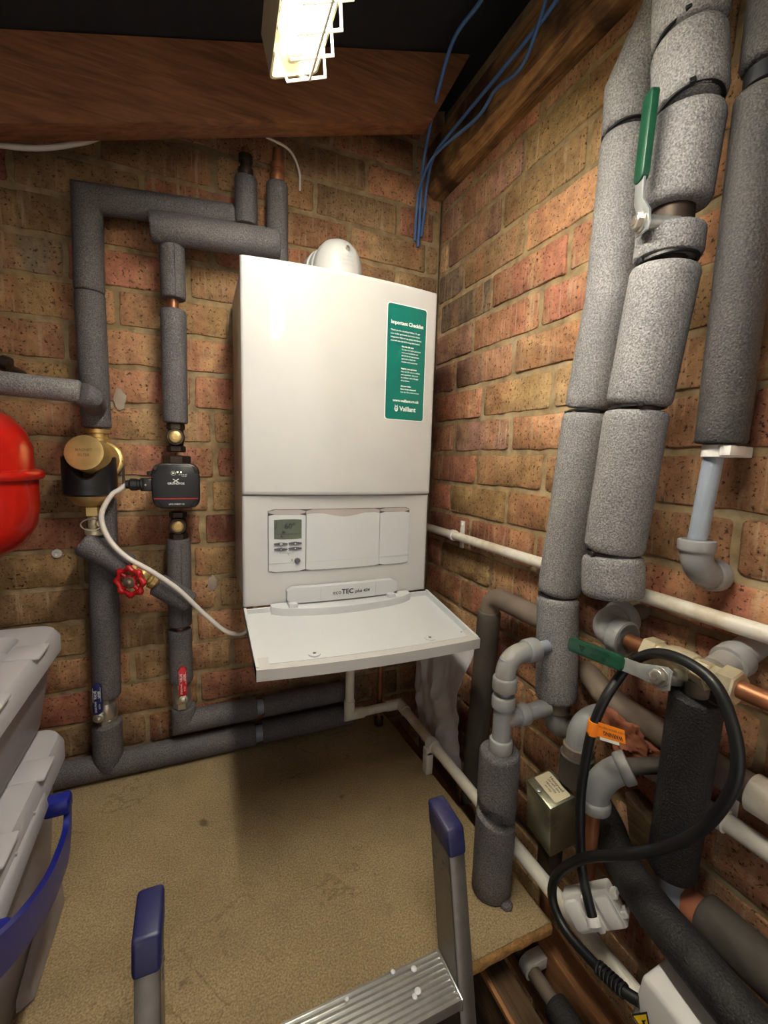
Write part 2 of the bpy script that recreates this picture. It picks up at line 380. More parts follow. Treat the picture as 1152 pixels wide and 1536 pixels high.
# ------------------------------------------------------------------ setting
CRS = .089                      # brick course
def roofz(x): return .812+.307*(x+.609)
FLOOR = -1.65
PAL = dict(y=(188, 150, 104), o=(192, 140, 102), r=(184, 122, 96), b=(168, 134, 96), p=(174, 128, 108), g=(150, 130, 110), d=(170, 108, 86), s=(196, 156, 114))
def brick_wall(name, mapf, u0, u1, z0, ztop, rows, mix_, seed, slab):
    """mapf(u, z, depth) -> world; rows: course number -> (joint position, colours left of it, colours right of it)"""
    rnd = random.Random(seed); mb = MB(); tones = []
    k0 = int(math.floor(z0/CRS))
    for k in range(k0, 14):
        zb, zt = k*CRS, (k+1)*CRS
        if zb > ztop(u0) and zb > ztop(u1): continue
        spec = rows.get(k)
        anchor = spec[0] if spec else (.125 if k % 2 else 0)+rnd.uniform(-.02, .02)+u0
        cuts = []
        for sgn in (-1, 1):
            u = anchor; i = 0
            while u0-.3 < u < u1+.3:
                w = .25+rnd.uniform(-.008, .008)
                if rnd.random() < .13: w = .122
                if spec and i < len(spec[1 if sgn < 0 else 2]) : w = .25+rnd.uniform(-.006, .006)
                col = None
                sp = spec[1 if sgn < 0 else 2] if spec else ''
                if i < len(sp): col = sp[i]
                a, b = (u-w, u) if sgn < 0 else (u, u+w)
                cuts.append((a, b, col)); u += sgn*w; i += 1
        for a, b, col in cuts:
            a, b = max(a, u0), min(b, u1)
            if b-a < .03: continue
            top = min(zt, ztop((a+b)/2)+.03)
            if top-zb < .03: continue
            col = col or rnd.choice(mix_)
            f_ = rnd.uniform(.88, 1.08); c = [(x*.94+.06*150)*f_*rnd.uniform(.985, 1.015) for x in PAL[col]]
            j = .0055+rnd.uniform(0, .002)
            pts = []
            W, H = b-a-2*j, top-zb-2*j
            ol = rrect(a+j, zb+j, b-j, top-j, .0035+rnd.uniform(0, .005), 2)
            full = []
            for i in range(len(ol)):
                p, q = ol[i], ol[(i+1) % len(ol)]; L = math.hypot(q[0]-p[0], q[1]-p[1]); n = max(1, int(L/.022))
                full += [(p[0]+(q[0]-p[0])*t/n, p[1]+(q[1]-p[1])*t/n) for t in range(n)]
            tilt = rnd.uniform(-.012, .012); dep = rnd.uniform(-.0015, .0015)
            cu, cz = (a+b)/2, (zb+top)/2; wob = []
            for u, z in full:
                e = .0048*noise.noise((u*30+k*3, z*30, seed))+.0026*noise.noise((u*90, z*90, seed))
                d = math.hypot(u-cu, z-cz) or 1
                wob.append((u+(u-cu)/d*e, z+(z-cz)/d*e+tilt*(u-cu)))
            n = len(wob); vs = []
            for sc, dp in ((1, .012), (1, .0025), (.0, 0)):
                for u, z in wob:
                    d = math.hypot(u-cu, z-cz) or 1; s_ = 1-(.0028/d if dp == 0 else 0)
                    vs.append(mapf(cu+(u-cu)*s_, cz+(z-cz)*s_, dp+dep))
            fs = []
            for r in range(2):
                for i in range(n): fs.append([r*n+i, r*n+(i+1) % n, (r+1)*n+(i+1) % n, (r+1)*n+i])
            fs.append([2*n+i for i in range(n)])
            st = len(mb.f); mb.mat(0).add(vs, fs); tones += [(len(mb.f)-st, c)]
    nb = len(mb.f)
    # mortar bed: a gently uneven sheet behind the brick faces, backed by a slab
    mb.mat(1); nu, nz = 130, 150; vs = []; fs = []
    for j in range(nz+1):
        for i in range(nu+1):
            u = u0+(u1-u0)*i/nu; z = z0+(max(ztop(u), z0+.1)+.02-z0)*j/nz
            vs.append(mapf(u, z, .0042+.0034*noise.noise((u*22, z*22, seed+5))+.0015*noise.noise((u*60, z*60, seed))))
    for j in range(nz):
        for i in range(nu): fs.append([j*(nu+1)+i, j*(nu+1)+i+1, (j+1)*(nu+1)+i+1, (j+1)*(nu+1)+i])
    mb.add(vs, fs); slab(mb)
    o = mb.build(name, [M['brick'], M['mortar']], angle=50); o['kind'] = 'structure'
    me = o.data; ca = me.color_attributes.new('tone', 'FLOAT_COLOR', 'CORNER')
    vals = []; fi = 0; cols = []
    for n, c in tones: cols += [lin(*c)]*n
    for p in me.polygons:
        c = cols[p.index] if p.index < nb else (.3, .25, .17, 1)
        vals += list(c)*p.loop_total
    ca.data.foreach_set('color', vals)
    return o
# right wall: u runs towards the corner (u = Y), bricks measured from the photograph
RR = {5: (-.391, 'osyo', 'bgr'), 6: (-.3, 'yss', 'psg'), 7: (-.37, 'yso', 'ppb'), 4: (-.275, 'rroo', 'gb'), 3: (-.2, 'rroo', 'pr'), 2: (-.375, 'oyos', 'ppr'),
      1: (-.26, 'yyoor', 'rr'), 0: (-.3803, 'oorr', 'prp'), -1: (-.499, 'oors', 'srr'), -2: (-.3803, 'ooro', 'yr'), -3: (-.49, 'rror', 'rrd'),
      -4: (-.335, 'orro', 'br'), -5: (-.2, 'rorr', 'rr'), 8: (-.42, 'osr', 'rp'), -6: (-.33, 'rodr', 'bd')}
def mR(u, z, d): return (d, u, z)
brick_wall('wall_right', mR, -2.6, 0.0, FLOOR, lambda u: .80, RR, 'oorrysp', 11, lambda mb: mb.box((.013, -2.6, FLOOR), (.12, .12, 1.05)))
RB = {4: (-.955, 'gdo', 'rbr'), 3: (-.86, 'yby', 'ysb'), 2: (-.965, 'oo', 'ooy'), 1: (-.955, 'yby', 'rroy'), 0: (-.90, 'orb', 'yoyb'), -1: (-.90, 'rbo', 'rroy'),
      -2: (-.91, 'byo', 'oyrd'), -3: (-.93, 'rdo', 'rdoy'), -4: (-.96, 'yyb', 'bygo'), -5: (-.9, 'bbo', 'oyob'), -6: (-.95, 'ybo', 'boyb'), -7: (-.86, 'obb', 'yoyr'),
      -8: (-.95, 'dob', 'oryb'), -9: (-.83, 'bo', 'roby'), 5: (-.9, 'bdb', 'orbs'), 6: (-.8, 'bdb', 'rob')}
def mB(u, z, d): return (u, d, z)
brick_wall('wall_back', mB, -1.75, 0.0, FLOOR, lambda u: roofz(u)+.01, RB, 'yybbobor', 5, lambda mb: mb.hexa([(-1.85, .013, FLOOR), (0, .013, FLOOR), (0, .12, FLOOR), (-1.85, .12, FLOOR), (-1.85, .013, roofz(-1.85)), (0, .013, roofz(0)), (0, .12, roofz(0)), (-1.85, .12, roofz(-1.85))]))
def struct(mb, name, m): o = mb.build(name, m); o['kind'] = 'structure'; return o
struct(MB().box((-1.87, -2.6, FLOOR), (-1.75, .12, .46)), 'wall_left', M['conc'])
struct(MB().box((-1.87, -2.72, FLOOR-.1), (.12, .12, FLOOR)), 'floor', M['conc'])
struct(MB().hexa([(-1.9, -2.75, roofz(-1.9)), (.15, -2.75, roofz(.15)), (.15, .15, roofz(.15)), (-1.9, .15, roofz(-1.9)),
                  (-1.9, -2.75, roofz(-1.9)+.05), (.15, -2.75, roofz(.15)+.05), (.15, .15, roofz(.15)+.05), (-1.9, .15, roofz(-1.9)+.05)]), 'ceiling', M['felt'])

# roof timbers
def sub(mb, nseg=0): return mb
wp = MB()
n = 60; vs = []; fs = []          # long plate with waney, split lower edge
for i in range(n+1):
    y = -2.58+2.57*i/n; e = .010*noise.noise((y*9, 2, 0))+.005*noise.noise((y*30, 5, 0))
    vs += [(0.004, y, .748), (-.035, y, .742+e*.4), (-.058-e*.3, y, .764+e), (-.061-e*.3, y, .80), (-.060, y, .874), (.004, y, .874)]
for i in range(n):
    for q in range(6): fs.append([i*6+q, i*6+(q+1) % 6, (i+1)*6+(q+1) % 6, (i+1)*6+q])
fs += [[0, 1, 2, 3, 4, 5], [n*6+q for q in (5, 4, 3, 2, 1, 0)]]
wp.add(vs, fs); o = wp.build('timber_wall_plate', M['plate'], angle=25); tag(o, 'split weathered timber plate running along the top of the right brick wall', 'timber beam')
def rafter(yf, yb, label):
    x0, x1 = -1.70, -.045; t = .152
    mb = MB().hexa([(x0, yf, roofz(x0)-t), (x1-.10, yf, roofz(x1-.10)-t), (x1-.10, yb, roofz(x1-.10)-t), (x0, yb, roofz(x0)-t),
                    (x0, yf, roofz(x0)-.002), (x1, yf, roofz(x1)-.002), (x1, yb, roofz(x1)-.002), (x0, yb, roofz(x0)-.002)], .004)
    tag(mb.build('roof_rafter', M['rafter']), label, 'roof beam')
rafter(-.20, -.145, 'reddish brown roof rafter crossing above the boiler, behind the wire-guarded lamp')
# white flexes tucked behind the rafter
def flex(name, pts, r, m, label, cat, n=8, group=None):
    o = MB().tube(curve(pts, n), r, 12).build(name, m); tag(o, label, cat, group); return o
flex('white_cable', [(-1.30, -.125, .545), (-1.03, -.12, .545), (-.90, -.118, .585), (-.82, -.12, .64)], .0055, M['wcable'], 'white cable under the left end of the roof rafter', 'cable')
flex('white_cable', [(-.53, -.10, .715), (-.47, -.07, .72), (-.435, -.02, .708), (-.43, -.006, .67)], .003, M['wcable'], 'thin white cable dropping from the rafter onto the back wall above the boiler', 'cable')

# blue flexes in the corner
flex('blue_cable', [(-.15, -.42, .93), (-.15, -.396, .896), (-.15, -.291, .905), (-.14, -.20, .845), (-.11, -.09, .79), (-.086, -.03, .735), (-.081, -.018, .66), (-.081, -.012, .60)], .0042, M['bcable'],
     'blue cable looping lowest and left of the three, hanging clear of the wall plate', 'cable')
flex('blue_cable', [(-.075, -.56, .86), (-.07, -.527, .82), (-.075, -.385, .81), (-.078, -.23, .81), (-.083, -.10, .80), (-.070, -.035, .76), (-.066, -.018, .70), (-.071, -.010, .63)], .0042, M['bcable'],
     'blue cable lying along the face of the timber wall plate', 'cable')
flex('blue_cable', [(-.078, -.52, .88), (-.075, -.49, .82), (-.075, -.44, .77), (-.072, -.35, .79), (-.078, -.29, .77), (-.104, -.14, .77), (-.100, -.05, .74), (-.094, -.022, .69), (-.0915, -.012, .615)], .0038, M['bcable'],
     'blue cable with a slack bend dipping over the wall plate before the corner', 'cable')

# bulkhead lamp
def lamp():
    end = V((-.538, -.415, .650)); ax = V((-.08, -.96, -.25)).normalized()        # along the fitting, hung sloping towards the room
    nrm = V((.32, .13, -.93)); nrm = (nrm-ax*nrm.dot(ax)).normalized(); sd = nrm.cross(ax).normalized()
    if sd.x < 0: sd = -sd
    L = .80
    def P(a, s, h): return end+ax*a+sd*s+nrm*h
    t = thing('bulkhead_lamp', P(L/2, 0, -.02), 'lit cream bulkhead lamp with a wire guard hanging in front of the roof rafter', 'lamp')
    base = MB(); W = .040
    ol = rrect(0, -W, L, W, .012)
    base.prism(ol, P, -.022, -.014)
    n = len(ol); vs = [P(x, y, -.022) for x, y in ol]+[P(x-.002*(1 if x > L/2 else -1)*-1, y*1.04, .030) for x, y in ol]+[P(.004+x*(L-.008)/L, y*.95, .030) for x, y in ol]+[P(.004+x*(L-.008)/L, y*.93, -.014) for x, y in ol]
    base.add(vs, [[r*n+i, r*n+(i+1) % n, (r+1)*n+(i+1) % n, (r+1)*n+i] for r in range(3) for i in range(n)])
    base.build('lamp_body', M['lampw'], t)
    MB().lathe(P(.022, 0, .006), ax, [(.008, 0), (.0185, .004), (.0195, .02), (.0195, .034)], 24).build('lamp_holder', M['lampw'], t)
    MB().lathe(P(.055, 0, .006), ax, [(.012, 0), (.0175, .004), (.0175, L-.09), (.012, L-.085)], 24).build('lamp_tube', M['tube'], t)
    g = MB(); r = .0021
    for k in range(12):
        a = .085+k*.062
        g.tube([P(a-.004, -.039, .026), P(a, -.030, .066), P(a, .032, .066), P(a-.004, .040, .026)], r, 8)
    for s, h in ((-.030, .058), (.034, .058)): pass
    g.tube([P(.003, .006, .028), P(.085, .006, .067), P(L-.03, .006, .067), P(L-.004, .006, .028)], r, 8)
    g.build('wire_guard', M['dia'], t)
lamp()

# ------------------------------------------------------------------ chipboard deck and what carries it
db = MB()
ex = [(-.133, -.742)]
k = 46
for i in range(1, k): x = -.133-(1.75-.133)*i/k; ex.append((x, -.742+.004*noise.noise((x*25, 0, 3))+.002*noise.noise((x*80, 1, 3))))
ol = ex+[(-1.745, -.742), (-1.745, -.004), (-.165, -.004)]
db.prism(ol, lambda x, y, h: (x, y, h), -.852, -.830)
dk = db.build('chipboard_deck', M['chip'])
tag(dk, 'stained chipboard deck under the boiler with a rough broken front edge', 'floor board')
de = MB()
pts = [(-.133-(1.6)*i/120, 0) for i in range(121)]
vs = []; fs = []
for i, (x, _) in enumerate(pts):
    o_ = .004*noise.noise((x*25, 0, 3))+.002*noise.noise((x*80, 1, 3))
    for q, (dy, z) in enumerate(((.001, -.8305), (-.003, -.836), (-.0045, -.845), (-.002, -.853), (.004, -.854))):
        vs.append((x, -.742+o_+dy+.0025*noise.noise((x*120, z*200, q)), z))
fs = [[i*5+q, i*5+q+1, (i+1)*5+q+1, (i+1)*5+q] for i in range(120) for q in range(4)]
de.add(vs, fs); de.build('broken_edge', M['edge'], dk)
pl = MB()
pl.lathe((-.190, -.69, -.8295), (0, 0, 1), [(.012, 0), (.011, .006), (.006, .008)], 7)
tag(pl.build('foam_offcut', M['foamM']), 'small grey foam offcut at the foot of the upright grey foam stub on the deck', 'offcut')
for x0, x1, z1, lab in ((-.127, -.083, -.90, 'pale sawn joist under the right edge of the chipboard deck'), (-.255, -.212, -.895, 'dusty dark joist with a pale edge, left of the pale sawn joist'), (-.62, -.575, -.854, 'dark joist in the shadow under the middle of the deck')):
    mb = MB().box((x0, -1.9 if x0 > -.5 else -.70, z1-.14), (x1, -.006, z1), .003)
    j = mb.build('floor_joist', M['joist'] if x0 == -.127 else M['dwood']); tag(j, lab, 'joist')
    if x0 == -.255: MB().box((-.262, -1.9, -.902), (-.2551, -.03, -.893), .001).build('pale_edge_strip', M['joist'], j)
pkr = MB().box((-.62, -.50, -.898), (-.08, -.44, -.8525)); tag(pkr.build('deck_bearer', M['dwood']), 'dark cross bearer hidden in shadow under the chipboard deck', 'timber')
bp = MB().box((-.545, -.715, FLOOR), (-.475, -.66, -.8525), .004); tag(bp.build('timber_post', M['rafter']), 'brown timber post under the front edge of the deck, behind the ladder tread', 'post')
sk = MB().sphere((-.33, -.56, -1.20), .17, 32, 20, (.9, .62, 1.7), .22); tag(sk.build('polythene_sack', M['sack']), 'dark blue polythene sack below the deck between post and joist', 'sack')
# ------------------------------------------------------------------ boiler
BX0, BX1, BY, BZ0, BZ1, SEAM = -.609, -.165, -.297, -.3515, .366, -.107
BC = (BX0+BX1)/2
def bow(x, edge=-.297, sag=.018): return edge-sag*(1-((x-BC)/.222)**2)
boiler = thing('wall_boiler', (BC, -.15, BZ0), 'white wall-hung gas boiler with open lower flap and green checklist sticker', 'boiler')
MB().box((BX0+.006, -.286, BZ0), (BX1-.006, -.012, BZ1-.004), .003).build('casing', M['side'], boiler)
MB().box((BX0+.03, -.012, BZ0+.1), (BX1-.03, -.0005, BZ1-.05)).build('mounting_plate', M['side'], boiler)
def panel(mb, z0, z1, edge, sag, back, rz=.006):
    """bowed sheet with turned edges"""
    nx = 28; prof = [(back, z0+.001), (edge+.006, z0), (edge+.002, z0+.0018), (edge, z0+rz), (edge, z0+rz+.003), (edge, z0+rz+.006), (edge, (z0+z1)/2), (edge, z1-rz-.006), (edge, z1-rz-.003), (edge, z1-rz), (edge+.002, z1-.0018), (edge+.006, z1), (back, z1-.001)]
    vs = []; fs = []; xs = [BX0, BX0+.0012, BX0+.004, BX0+.0062, BX0+.009]+[BX0+.012+(BX1-BX0-.024)*i/nx for i in range(nx+1)]+[BX1-.009, BX1-.0062, BX1-.004, BX1-.0012, BX1]
    for i, x in enumerate(xs):
        dx = min(x-BX0, BX1-x); rnd = .006-math.sqrt(max(0, .006**2-max(0, .006-dx)**2)) if dx < .006 else 0
        for q, (y, z) in enumerate(prof):
            yy = y if q in (0, len(prof)-1) else min(back, y-sag*(1-((x-BC)/.222)**2)+rnd)
            vs.append((x, yy, z))
    m = len(prof)
    for i in range(len(xs)-1):
        for q in range(m): fs.append([i*m+q, i*m+(q+1) % m, (i+1)*m+(q+1) % m, (i+1)*m+q])
    fs += [list(range(m)), [(len(xs)-1)*m+q for q in range(m)][::-1]]
    mb.add(vs, fs); return mb
panel(MB(), SEAM, BZ1, -.297, .018, -.284).build('front_panel', M['white'], boiler, 35)
panel(MB(), BZ0, SEAM-.0005, -.2915, .010, -.280, .002).build('lower_panel', M['white'], boiler, 35)
def LB(x): return bow(x, -.2915, .010)
def onlow(x, z, h): return (x, LB(x)-h, z)
# control fascia: dark gap, then three covers
cx0, cx1, cz0, cz1 = -.556, -.221, -.2755, -.1395
def strip(mb, ol, h0, h1, bev=0, fn=onlow):
    d = []
    for i in range(len(ol)):
        p, q = ol[i], ol[(i+1) % len(ol)]; nn = max(1, int(abs(q[0]-p[0])/.02)); d += [(p[0]+(q[0]-p[0])*t/nn, p[1]+(q[1]-p[1])*t/nn) for t in range(nn)]
    mb.prism(d, fn, h0, h1, bev); return mb
def sheetp(mb, x0, x1, z0, z1, h0, h1, r=.003, fn=onlow, top=None):
    """thin bowed plate, solid strips along x"""
    n = max(2, int((x1-x0)/.012)); vs = []; fs = []
    for i in range(n+1):
        x = x0+(x1-x0)*i/n; e = min(x-x0, x1-x); ins = r-math.sqrt(max(0, r*r-max(0, r-e)**2)) if e < r else 0
        a, b = z0+ins, (top(x) if top else z1)-ins
        vs += [fn(x, a, h0), fn(x, a, h1), fn(x, b, h1), fn(x, b, h0)]
    for i in range(n):
        for q in range(4): fs.append([i*4+q, i*4+(q+1) % 4, (i+1)*4+(q+1) % 4, (i+1)*4+q])
    fs += [[0, 1, 2, 3], [n*4+3, n*4+2, n*4+1, n*4]]; mb.add(vs, fs); return mb
sheetp(MB(), cx0-.0012, cx1+.0012, cz0-.0012, cz1+.0012, 0, .0006, .0038).build('control_surround', M['groove'], boiler)
fa = sheetp(MB(), cx0, -.4765, cz0, cz1-.010, 0, .0028).build('control_fascia', M['tray'], boiler)
sheetp(MB(), cx0, -.4765, cz1-.0095, cz1, 0, .0020).build('taupe_strip', M['taupe'], fa)
lc = sheetp(MB(), -.5445, -.4855, -.2035, -.1600, .0028, .0034, .001).build('display_screen', M['lcd'], fa)
mb = MB()
def onfa(x, y): return onlow(x, y, .0037)
text(mb, '60°', .017, onfa, -.511, -.1755, bold=.02)
sheetp(mb, -.5275, -.5215, -.1905, -.1855, .0035, .0037, .0003); sheetp(mb, -.540, -.489, -.1925, -.1918, .0035, .0037, .0002)
sheetp(mb, -.5155, -.5145, -.2010, -.1925, .0035, .0037, .0002)
mb.add([onlow(-.532, -.199, .0037), onlow(-.526, -.199, .0037), onlow(-.529, -.194, .0037)], [[0, 1, 2]])
mb.add([onlow(-.5435, -.180, .0037), onlow(-.541, -.180, .0037), onlow(-.538, -.167, .0037)], [[0, 1, 2]])
mb.build('display_digits', M['ink'], fa)
for bx, bz in ((-.5445, -.2172), (-.5140, -.2165), (-.5445, -.2290), (-.5140, -.2283)):
    b = sheetp(MB(), bx, bx+.0285, bz, bz+.0070, .0026, .0055, .002).build('push_button', M['button'], fa)
for (bx, bz), g in zip(((-.530, -.2137), (-.4995, -.2130), (-.530, -.2255), (-.4995, -.2248)), ('O', 'o', '-', '+')):
    mk = MB(); text(mk, g, .0065, lambda x, y: onlow(x, y, .0058), bx, bz, bold=.03); mk.build('button_symbol', M['paper'], fa)
MB().lathe(onlow(-.4945, -.2525, .0022), (0, -1, 0), [(.0066, 0), (.0066, .0035), (.0055, .0045)], 24).build('reset_knob', M['button'], fa)
mk = MB(); sheetp(mk, -.532, -.504, -.2345, -.2340, .0028, .0031, .0001); text(mk, 'X', .009, lambda x, y: onlow(x, y, .0031), -.506, -.2510); sheetp(mk, -.5325, -.532, -.2345, -.2315, .0028, .0031, .0001); sheetp(mk, -.504, -.5035, -.2345, -.2315, .0028, .0031, .0001)
text(mk, '°C', .006, lambda x, y: onlow(x, y, .0031), -.514, -.2375)
mk.build('fascia_print', M['button'], fa)
wave = lambda x: cz1-.009-.008*max(0, math.cos((x+.388)/.088*PI/1.15))**1.3 if abs(x+.388) < .101*.97 else cz1-.009
dc = sheetp(MB(), -.4750, -.3005, cz0, 0, 0, .0034, .002, top=wave).build('programmer_cover', M['tray'], boiler)
sheetp(MB(), -.4750, -.3005, cz1-.0175, cz1, 0, .0016).build('taupe_grip', M['taupe'], dc)
rc = sheetp(MB(), -.2993, cx1, cz0, cz1-.009, 0, .0030).build('end_cover', M['tray'], boiler)
sheetp(MB(), -.2993, cx1, cz1-.0085, cz1, 0, .0020).build('taupe_strip', M['taupe'], rc)
cr = MB()
for a, b in ((cx0, -.4768), (-.4748, -.3008), (-.299, cx1)): sheetp(cr, a, b, -.2562, -.2557, .002, .0037, .0002)
cr.build('crease_line', M['lip'], boiler)
# flap: open tray hinged at the bottom edge
def FP(u, v, h):
    """u 0-1 left to right, v 0 hinge - 1 front edge"""
    x = BX0+(BX1-BX0)*u; y = -.303-.216*v-(.012*(1-(2*u-1)**2) if v > .5 else 0)*(v-.5)*2-.014*u*v
    z = -.349-.036*v; return (x, y, z+h)
fl = MB()
def grid(mb, nu, nv, fn):
    vs = [fn(i/nu, j/nv) for j in range(nv+1) for i in range(nu+1)]
    mb.add(vs, [[j*(nu+1)+i, j*(nu+1)+i+1, (j+1)*(nu+1)+i+1, (j+1)*(nu+1)+i] for j in range(nv) for i in range(nu)])
def slabuv(mb, u0, u1, v0, v1, h0, h1, nu=16, nv=4):
    for hh in (h0, h1): grid(mb, nu, nv, lambda a, b, hh=hh: FP(u0+(u1-u0)*a, v0+(v1-v0)*b, hh))
    for (ua, ub, va, vb) in ((u0, u1, v0, v0), (u0, u1, v1, v1), (u0, u0, v0, v1), (u1, u1, v0, v1)):
        grid(mb, nu, 1, lambda a, b: FP(ua+(ub-ua)*a, va+(vb-va)*a, h0+(h1-h0)*b))
slabuv(fl, 0, 1, 0, .93, -.017, -.012)
flap = fl.build('flap', M['tray'], boiler)
rim = MB(); slabuv(rim, 0, .012, 0, .97, -.017, .001); slabuv(rim, .988, 1, 0, .97, -.017, .001); slabuv(rim, 0, 1, 0, .02, -.017, -.002)
slabuv(rim, .03, .97, .845, .875, -.0125, -.006); rim.build('flap_rim', M['tray'], flap)
fr = MB(); slabuv(fr, 0, 1, .92, 1.0, -.021, -.0005); slabuv(fr, 0, .055, .84, 1.0, -.019, -.0002); slabuv(fr, .945, 1, .84, 1.0, -.019, -.0002)
fr.build('flap_front_lip', M['lip'], flap)
inn = MB(); slabuv(inn, .05, .95, .87, .935, -.013, .0006); inn.build('flap_inner_band', M['tray'], flap)
for u in (.235, .765):
    sc = MB(); c = V(FP(u, .875, -.006)); sc.lathe(c, (0, 0, 1), [(.012, -.004), (.011, .008), (.004, .0085)], 20); sb = sc.build('screw_boss', M['tray'], flap)
mb = MB()
for u in (.235, .765): mb.lathe(V(FP(u, .875, .0026)), (0, 0, 1), [(.0032, 0), (.0032, .0004)], 14)
mb.build('screw_hole', M['groove'], flap)
hb = MB()                                               # half-moon base over the hinge
ol = [(.125, .0), (.875, .0)]+[(.875-.75*t/16, .07+.13*math.sin(PI*t/16)**.6) for t in range(17)]
hb.prism(ol, lambda u, v, h: FP(u, v, h), -.012, .0045, .002); hb.build('hinge_cover', M['tray'], flap)
hd = MB()
hx0, hx1, hz0, hz1 = -.519, -.257, -.3435, -.3095
def HF(x, z, h): return (x, -.314-.006*(1-((x-BC)/.13)**2)-h, z)
sheetp(hd, hx0, hx1, hz0, hz1, -.014, .004, .007, HF); hd.build('flap_handle', M['tray'], flap)
hk = MB()
for x in (-.508, -.275): hk.box((x-.010, -.332, -.352), (x+.010, -.306, -.340), .002)
hk.build('handle_foot', M['tray'], flap)
hl = MB()
for x in (-.446, -.314): sheetp(hl, x-.0005, x+.0005, hz0+.001, hz1-.001, .0035, .0043, .0001, HF)
hl.build('handle_seam', M['lip'], flap)
ht = MB()
text(ht, 'eco', .0135, lambda x, y: HF(x, y, .0046), -.3985, -.3265, align='RIGHT'); text(ht, 'TEC', .0155, lambda x, y: HF(x, y, .0046), -.3975, -.3262, bold=.03, align='LEFT')
text(ht, 'plus 434', .0105, lambda x, y: HF(x, y, .0046), -.3655, -.3275, bold=.02, align='LEFT', shear=.2)
ht.build('model_lettering', M['ink'], flap)

# checklist sticker
sx0, sx1, sz0, sz1 = -.2985, -.1965, .068, .3195
def ST(x, z, h=0): return (x, bow(x)-.0004-h, z)
def stick(mb, x0, x1, z0, z1, r, h):
    n = 24; vs = []; fs = []
    for i in range(n+1):
        t = i/n; x = x0+(x1-x0)*(1-math.cos(PI*t))/2; e = min(x-x0, x1-x); ins = r-math.sqrt(max(0, r*r-max(0, r-e)**2)) if e < r else 0
        vs += [ST(x, z0+ins, h), ST(x, z1-ins, h)]
    fs = [[2*i, 2*i+2, 2*i+3, 2*i+1] for i in range(n)]; mb.add(vs, fs)
mb = MB(); stick(mb, sx0-.0022, sx1+.0022, sz0-.0022, sz1+.0022, .007, 0); mb.mat(1); stick(mb, sx0, sx1, sz0, sz1, .006, .0003)
stk = mb.build('checklist_sticker', [M['paper'], M['teal']], boiler); stk['label'] = 'green checklist sticker with white lettering'
sl = MB(); SW = sx1-sx0; SH = sz1-sz0
def tx(body, size, fx, fz, bold=.02, al='LEFT', w=None):
    text(sl, body, size, lambda x, y: ST(x, y, .0007), sx0+SW*fx, sz1-SH*fz, bold=bold, align=al, width=w)
tx('Important Checklist', .0112, .08, .155, .035, w=SW*.84)
for i, (s, w) in enumerate((('Thank you for choosing Vaillant. To get', .76), ('your boiler guarantee and smart home', .76), ('integration fully set up, please familiarise', .80), ('yourself with the following information', .76))): tx(s, .0046, .08, .222+.030*i, .03, w=SW*w)
for i, s in enumerate(('Scan the QR code', 'To view our boiler guarantee', 'terms and conditions and', 'the full list of requirements', 'applicable to both the', 'installer and homeowner')): tx(s, .0043, .37, .353+.0265*i, .06 if i == 0 else .025)
for i, s in enumerate(('Register your guarantee', 'Scan the QR code to validate', 'your guarantee - this must', 'be validated within 30 days', 'of installation')): tx(s, .0043, .37, .545+.0265*i, .06 if i == 0 else .025)
for i, s in enumerate(('Get your boiler', 'Smart Home connected', 'Scan the QR to find out how')): tx(s, .0043, .37, .70+.0265*i, .06 if i < 2 else .025)
tx('www.vaillant.co.uk', .0085, .52, .832, .035, 'CENTER', w=SW*.70)
tx('Vaillant', .0150, .36, .905, .03, w=SW*.44)
lx, lz = sx0+SW*.275, sz1-SH*.905                            # egg emblem with two ears
ring = []
for k in range(28):
    a = 2*PI*k/28; ring.append((math.cos(a)*.0048, math.sin(a)*(.0062 if math.sin(a) > 0 else .0068)))
vs = [ST(lx+x, lz+y, .0007) for x, y in ring]+[ST(lx+x*.58, lz+y*.62+.0006, .0007) for x, y in ring]
sl.add(vs, [[k, (k+1) % 28, 28+(k+1) % 28, 28+k] for k in range(28)])
for sg in (-1, 1):
    sl.add([ST(lx+sg*.0012, lz+.0055, .0007), ST(lx+sg*.0036, lz+.0050, .0007), ST(lx+sg*.0040, lz+.0098, .0007)], [[0, 1, 2]])
    sl.add([ST(lx+sg*.0004, lz-.0035, .0007), ST(lx+sg*.0017, lz+.001, .0007), ST(lx+sg*.0006, lz+.0022, .0007)], [[0, 1, 2]])
sl.build('sticker_lettering', M['paper'], stk)
# flue: turret elbow on top, running back through the wall
fx, fy = -.372, -.165
flue = thing('flue_elbow', (fx, fy, BZ1-.004), 'rounded white flue elbow rising from the top of the boiler', 'flue')
mb = MB(); mb.lathe((fx, fy, BZ1-.0035), (0, 0, 1), [(.066, 0), (.066, .010), (.0600, .012), (.0600, .055), (.0585, .072), (.0540, .090), (.046, .106), (.034, .119), (.018, .127), (.004, .129)], 40)
mb.build('elbow_dome', M['flue'], flue)
mb = MB(); mb.lathe((fx-.01, fy+.03, .440), (-.12, .99, 0), [(.048, 0), (.048, .025), (.052, .026), (.052, .060), (.050, .061), (.050, .128)], 36); mb.build('flue_pipe', M['flue'], flue)
mb = MB()
for i, s in enumerate(('V Vaillant', 'Type 60/100', 'ecoTEC PP')):
    def dm(x, y, i=i):
        a = -PI/2+.10+x/.06; z = .438-i*.010+y; r = .0600 if z < .423 else .0593-.0016*(z-.423)/.01
        return (fx+math.cos(a)*(r+.0014), fy+math.sin(a)*(r+.0014), z)
    text(mb, s, .0068, dm, 0, 0)
mb.build('dome_print', M['lip'], flue)
mb = MB()
